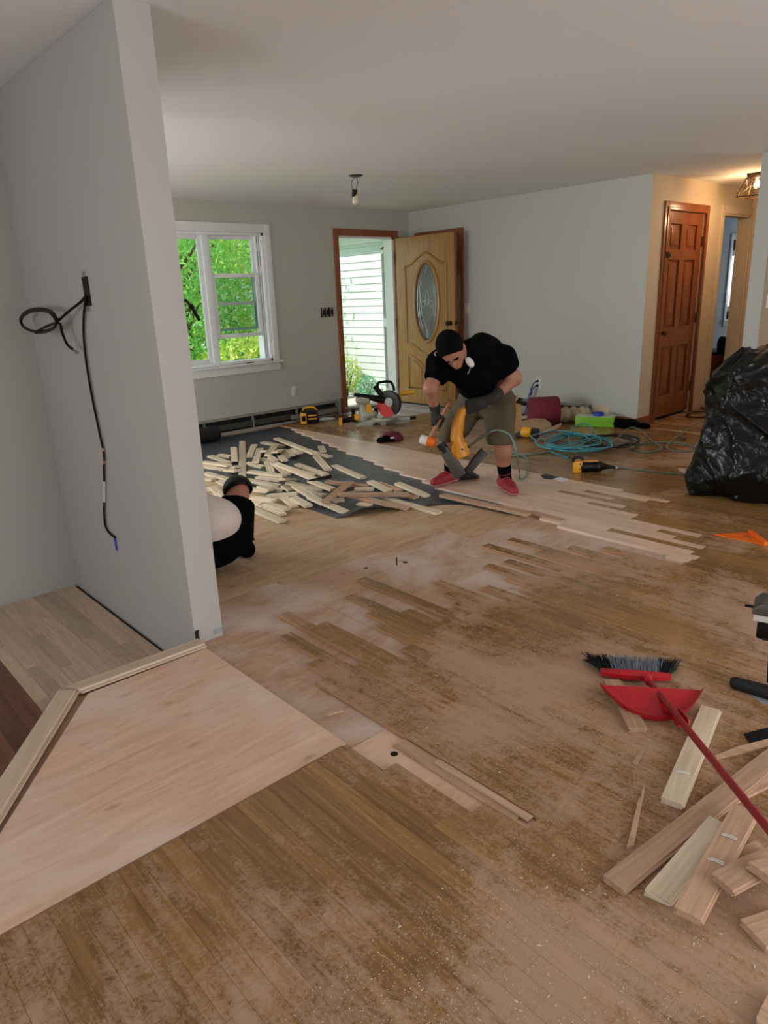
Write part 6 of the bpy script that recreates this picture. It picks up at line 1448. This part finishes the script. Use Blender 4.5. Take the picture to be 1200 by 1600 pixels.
    soft('shirt', shirt, 0.0095, 'cloth_black', wk)
    # shorts
    sp = [s_cone(J['pelvis']+U_*0.04, J['pelvis']-U_*0.02, 0.165, 0.17), s_cone(J['hipR'], J['knR']+U_*0.005, 0.125, 0.100), s_cone(J['hipL'], J['knL']+U_*0.0, 0.130, 0.108), s_ell(J['pelvis']+T_*0.03, (0.17, 0.17, 0.13))]
    g2 = s_union(sp, 0.05)
    def shorts(P):
        d = g2(P)
        for i, k in enumerate(dq): d = d-0.005*np.sin(P@k*(22+7*i)+2*i)
        hemz = np.minimum(J['knR'][2], J['knL'][2])-0.03
        return np.maximum(d, hemz-P[..., 2])
    shorts.bb = g2.bb; soft('shorts', shorts, 0.0095, 'khaki', wk)
    soft('tool_pouch', s_union([s_box(at(803, 652, 5.38), (0.055, 0.06, 0.11), 0.03, frame(R_, T_, U_)), s_cone(at(800, 668, 5.32), at(800, 640, 5.36), 0.05, 0.05)], 0.03), 0.009, 'khaki_pouch', wk)
    m = MB(); m.tube([at(808, 636, 5.36), at(814, 622, 5.36)], [0.02, 0.016], 10); m.build('pouch_tool', 'plastic_black', wk, smooth=True)
    m = MB(); m.tube([at(803, 630, 5.36), at(807, 618, 5.36)], [0.013, 0.012], 10); m.build('pouch_tool', 'khaki_pouch', wk, smooth=True)
    # socks and shoes
    for nm, an, kn, heel, toe in (('L', anL, J['knL'], fl(786, 757, 0.045), fl(799, 768, 0.038)), ('R', anR, J['knR'], at(708, 741, 5.46), fl(682, 752, 0.036))):
        if nm == 'R': heel = np.array([*heel[:2], 0.05])
        up_s = unit(kn-an); soft('sock', s_cut(s_cone(an-up_s*0.03, an+up_s*0.10, 0.047, 0.054), an+up_s*0.085, up_s), 0.006, 'cloth_black', wk)
        fd = unit(np.array([*(toe-heel)[:2], 0.0])); heel = np.array([an[0], an[1], 0.046])-fd*0.04; toe = heel+fd*0.235; toe[2] = 0.036
        sd_ = np.cross(fd, (0, 0, 1)); mid = heel*0.45+toe*0.55
        g3 = s_union([s_ell(heel, (0.042, 0.052, 0.048), frame(sd_, fd, (0, 0, 1))), s_cone(heel, mid+[0, 0, 0.004], 0.044, 0.047), s_cone(mid, toe, 0.047, 0.034), s_cone(heel+[0, 0, 0.02]+fd*0.02, an+up_s*0.02, 0.045, 0.050)], 0.02)
        soft('shoe', s_cut(g3, (0, 0, 0.012), (0, 0, -1)), 0.007, 'shoe_red', wk)
        def sole(P, g3=g3): return np.maximum(np.maximum(g3(P)-0.005, P[..., 2]-0.022), 0.0015-P[..., 2])
        sole.bb = g3.bb; soft('sole', sole, 0.006, 'shoe_sole', wk)
        for i in range(4):
            c_ = an*0.35+(mid+[0, 0, 0.05])*0.65+fd*(0.02*i-0.03)+[0, 0, 0.006-0.008*i]
            m = MB(); m.tube([c_-sd_*0.025, c_+[0, 0, 0.008], c_+sd_*0.025], 0.004, 6); m.build('lace', 'cap_red', wk)
    # mallet in the right hand
    h0_, h1_ = at(704, 626, 4.985), at(671, 686, 5.03); ax = unit(h1_-h0_); hc_ = at(683, 657, 5.012); hc_ = h0_+ax*np.dot(hc_-h0_, ax)
    soft('glove', s_union([gripping_hand(hc_, -ax, -R_*0.8+T_*0.1+U_*0.3, 0.013, J['wrR'], flip=-1), s_cone(J['wrR']*0.8+J['elR']*0.2, J['wrR'], 0.040, 0.036)], 0.012), 0.0055, 'glove_grey', wk)
    ml = thing('mallet', 'wooden handled mallet with white and orange head held by the worker', 'mallet', h1_)
    m = MB(); m.tube([h0_, h0_*0.55+h1_*0.45, h1_], [0.015, 0.013, 0.016], 12); m.build('handle', 'mallet_wood', ml, smooth=True)
    hx = unit(R_*0.93-U_*0.25+T_*0.2); mc = at(668, 689, 5.03)
    m = MB(); m.lathe([(0.0, -0.055), (0.030, -0.055), (0.034, -0.045), (0.034, 0.0)], mc, hx, 20); m.build('white_face', 'plastic_white', ml, smooth=True)
    m = MB(); m.lathe([(0.034, 0.0), (0.036, 0.002), (0.036, 0.045), (0.030, 0.055), (0.0, 0.055)], mc, hx, 20); m.build('orange_face', 'orange_plastic', ml, smooth=True)
    m = MB(); m.tube([h0_+ax*0.0+T_*0.012, h0_+ax*0.13+T_*0.012], 0.008, 8); m.build('grip_wrap', 'casing_red', ml, smooth=True)
    # floor nailer held in the left hand
    nb_ = fl(722, 748, 0.003); nl = thing('floor_nailer', 'yellow pneumatic floor nailer standing on the new boards', 'floor nailer', nb_)
    dN = 5.05
    def N(u, v, dd_=0.0): return at(u, v, dN+dd_)
    hp_ = crv([N(743, 636), N(728, 638), N(719, 650), N(715, 668), N(714, 685), N(719, 702), N(722, 712)], 4)
    rad = [0.022+0.022*min(1, max(0, (i-3)/8))+0.018*min(1, max(0, (i-14)/8)) for i in range(len(hp_))]
    m = MB(); m.tube(hp_, rad, 12); m.build('handle', 'nailer_yellow', nl, smooth=True)
    m = MB(); m.tube([N(745, 635), N(736, 636)], [0.02, 0.021], 12); m.build('handle_cap', 'plastic_white', nl, smooth=True)
    m = MB(); fr_ = frame(R_, T_, U_); m.prism([(-0.055, -0.10), (0.055, -0.045), (0.085, -0.0), (0.06, 0.05), (-0.02, 0.09), (-0.05, 0.02)], N(716, 700, 0.03), R_, U_, T_*0.07); m.build('head', 'nailer_yellow', nl, bevel=0.012)
    for (u, v) in ((722, 702), (733, 698), (722, 706)):
        m = MB(); m.lathe([(0.009, 0), (0.009, 0.008), (0, 0.009)], N(u, v, -0.045), T_, 10); m.build('bolt', 'dark_metal', nl, smooth=True)
    m0, m1 = N(692, 700, -0.02), N(719, 744, -0.02); md = unit(m1-m0); mn = np.cross(md, T_)
    m = MB(); m.prism([(0, -0.035), (np.linalg.norm(m1-m0), -0.052), (np.linalg.norm(m1-m0), 0.045), (0, 0.030)], m0-T_*0.03, md, mn, T_*0.06); m.build('cylinder_body', 'magazine_grey', nl, bevel=0.01)
    m = MB(); m.tube([N(689, 694, -0.02), N(696, 706, -0.02)], [0.036, 0.034], 16); m.build('strike_cap', 'rubber_black', nl, smooth=True)
    q0, q1 = N(729, 738, -0.03), N(757, 705, 0.02); qd = unit(q1-q0); qn = unit(np.cross(qd, T_))
    m = MB(); m.prism([(0, -0.028), (0.01, 0.03), (np.linalg.norm(q1-q0), 0.03), (np.linalg.norm(q1-q0), -0.028)], q0-T_*0.012, qd, qn, T_*0.026); m.build('magazine', 'dark_metal', nl, bevel=0.004)
    m = MB(); m.tube([q1-qn*0.028, q0-qn*0.028+qd*0.06], 0.008, 8); m.build('magazine_rail', 'plastic_black', nl, smooth=True)
    s0, s1 = fl(704, 748, 0.004), fl(749, 748, 0.004); sdv = unit(s1-s0); Ls = np.linalg.norm(s1-s0); bk = np.cross(U_, sdv)
    m = MB(); m.prism([(0, 0), (Ls*0.45, 0), (Ls, 0.012), (Ls*0.62, 0.07), (Ls*0.5, 0.085), (Ls*0.3, 0.03), (0.02, 0.022)], s0-bk*0.04, sdv, U_, bk*0.09); m.build('shoe_plate', 'dark_metal', nl, bevel=0.004)
    m = MB(); m.tube([N(735, 696, -0.02), N(748, 686, -0.01), N(757, 680, 0.0), N(766, 675, 0.0)], [0.008, 0.011, 0.014, 0.010], 10); m.build('air_fitting', 'magazine_grey', nl, smooth=True)
    hose('nailer_hose', 'thin green air hose hanging from the nailer to the floor', [N(765, 675), N(778, 672, -0.03), N(795, 678, -0.1), N(803, 692, -0.16), N(808, 712, -0.1), np.array(fl(811, 735, 0.02)), np.array(fl(813, 748, 0.008)), np.array(fl(822, 744, 0.008)), np.array(fl(826, 728, 0.008)), np.array(fl(820, 714, 0.008)), np.array(fl(800, 707, 0.008)), np.array(fl(785, 702, 0.008)), np.array(fl(770, 704, 0.008)), np.array(fl(785, 712, 0.008)), np.array(fl(830, 710, 0.008)), np.array(fl(880, 702, 0.008))], 0.0065, 'hose_green', n=5)
    soft('glove', s_union([gripping_hand(N(738, 637, 0.0), unit(N(745, 635)-N(730, 638)), R_*0.2+U_*0.85+T_*0.3, 0.019, J['wrL'], flip=1), s_ell(N(752, 632, -0.01), (0.055, 0.04, 0.038)), s_cone(J['wrL']*0.75+J['elL']*0.25, J['wrL'], 0.044, 0.040)], 0.02), 0.006, 'glove_grey', wk)
worker()

# ---- second worker squatting behind the partition
def squatter():
    base = np.array([1.93, 3.62, -0.016]); sq_ = thing('person', 'person in white shirt and black shorts squatting behind the partition edge', 'person', base)
    z0 = -0.016
    F_ = unit((-0.12, 0.99, 0)); S_ = np.array([F_[1], -F_[0], 0]); U_ = np.array([0, 0, 1.0])     # facing the heap of boards
    pel = at(332, 858, 3.86); pel[2] = 0.155
    knR = at(372, 768, 4.12); anR = at(378, 846, 4.02); anR[2] = 0.07
    knL = knR-S_*0.42+F_*0.02; anL = anR-S_*0.30; 
    hpR = pel+S_*0.14; hpL = pel-S_*0.09
    ch = pel+F_*0.36+U_*0.24-S_*0.03; nk = ch+F_*0.18+U_*0.07; hd = nk+F_*0.11+U_*0.0
    shR, shL = ch+S_*0.15+U_*0.02+F_*0.10, ch-S_*0.13+U_*0.02+F_*0.10
    elR, elL = shR+F_*0.16-U_*0.20-S_*0.04, shL+F_*0.16-U_*0.20
    wrR, wrL = elR+F_*0.18-U_*0.05-S_*0.03, elL+F_*0.20-U_*0.06+S_*0.05
    parts = [s_cone(pel, ch, 0.13, 0.13), s_cone(ch, nk, 0.12, 0.06), s_cone(nk, hd, 0.055, 0.06), s_ell(hd+F_*0.03+U_*0.05, (0.08, 0.08, 0.11)), s_cone(shR, elR, 0.05, 0.042), s_cone(elR, wrR, 0.042, 0.030), s_cone(shL, elL, 0.05, 0.042), s_cone(elL, wrL, 0.042, 0.030),
             s_cone(ch, shR, 0.09, 0.055), s_cone(ch, shL, 0.09, 0.055), s_cone(hpR, knR, 0.10, 0.062), s_cone(hpL, knL, 0.10, 0.062), s_cone(knR, anR, 0.058, 0.038), s_cone(knL, anL, 0.058, 0.038)]
    for w_, e_ in ((wrR, elR), (wrL, elL)):
        d_ = unit(w_-e_); sN = unit(np.cross(d_, U_)); parts.append(s_cone(w_, w_+d_*0.07, 0.032, 0.034))
        for i, o_ in enumerate((-0.027, -0.009, 0.009, 0.027)): k0 = w_+d_*0.09+sN*o_; parts += [s_cone(k0, k0+d_*0.035-U_*0.012, 0.0095, 0.009), s_cone(k0+d_*0.035-U_*0.012, k0+d_*0.055-U_*0.035, 0.009, 0.0075)]
        parts.append(s_cone(w_+d_*0.04+sN*0.03, w_+d_*0.085+sN*0.055-U_*0.01, 0.012, 0.009))
    soft('body', s_union(parts+[s_cone(hd+F_*0.11+U_*0.05, hd+F_*0.125+U_*0.025, 0.01, 0.014), s_ell(hd+S_*0.08+U_*0.05, (0.012, 0.018, 0.03)), s_ell(hd-S_*0.08+U_*0.05, (0.012, 0.018, 0.03))], 0.02), 0.010, 'skin', sq_)
    soft('hair', s_cut(s_ell(hd+F_*0.015+U_*0.075, (0.092, 0.092, 0.105)), hd+F_*0.05+U_*0.06, unit(F_*0.9-U_*0.5)), 0.008, 'hair', sq_)
    sh = s_union([s_cone(pel+U_*0.08+F_*0.02-S_*0.04, ch-S_*0.04, 0.175, 0.165), s_cone(ch, nk, 0.15, 0.085), s_cone(ch, shR, 0.12, 0.085), s_cone(ch, shL, 0.12, 0.085), s_cone(shR, shR*0.45+elR*0.55, 0.08, 0.072), s_cone(shL, shL*0.45+elL*0.55, 0.08, 0.072), s_ell(pel+U_*0.13-S_*0.01-F_*0.03, (0.165, 0.17, 0.12))], 0.05)
    hem = pel+U_*0.075-F_*0.05; hn = unit(-U_*0.9-F_*0.2+S_*0.12)
    hem = at(355, 848, 3.80)
    soft('shirt', s_cut(sh, hem, unit(-U_*1.0+S_*0.38-F_*0.05)), 0.010, 'cloth_white', sq_)
    shf = s_union([s_ell(pel, (0.19, 0.19, 0.15)), s_cone(hpR, knR, 0.125, 0.100), s_cone(hpL, knL, 0.135, 0.092)], 0.05)
    dR_ = unit(knR-hpR); 
    def shorts(P):
        d = shf(P)
        d = np.maximum(d, np.minimum((P-(knR-dR_*0.075))@dR_, 9)*1.0); return np.maximum(d, z0+0.006-P[..., 2])
    shorts.bb = shf.bb; soft('shorts', shorts, 0.010, 'cloth_black', sq_)
    for kn, an in ((knR, anR), (knL, anL)):
        d_ = unit(kn-an); kp = kn+U_*0.010
        def pad(P, kp=kp, kn=kn):
            q = P-kp; d = np.linalg.norm(q, axis=-1)-0.088; inner = np.linalg.norm(q+F_*0.03+U_*0.012-S_*-0.0, axis=-1)-0.066
            return np.maximum(np.maximum(d, -inner), -((q)@unit(U_*0.55+F_*0.5+S_*0.30))-0.012)
        pad.bb = (kp-0.1, kp+0.1); soft('knee_pad', pad, 0.007, 'plastic_black', sq_)
        hl = np.array([an[0], an[1], z0+0.047])-F_*0.04; to = hl+F_*0.22; to[2] = z0+0.036
        g3 = s_union([s_cone(hl, to, 0.046, 0.034), s_cone(hl+U_*0.01, an+U_*0.03, 0.045, 0.046)], 0.02); soft('shoe', s_cut(g3, (0, 0, z0+0.006), (0, 0, -1)), 0.008, 'cloth_black', sq_)
squatter()
c_ = fl(391, 843, -0.005); m = MB(); m.tube([c_-np.array([0.06, -0.03, 0]), c_], [0.012, 0.012], 10); m.tube([c_, c_+np.array([0.025, -0.012, 0])], [0.008, 0.009], 10)
tag(m.build('driver_bit', 'dark_metal', base=c_, smooth=True), 'small dark hand tool on the floor beside the squatting person', 'tool')
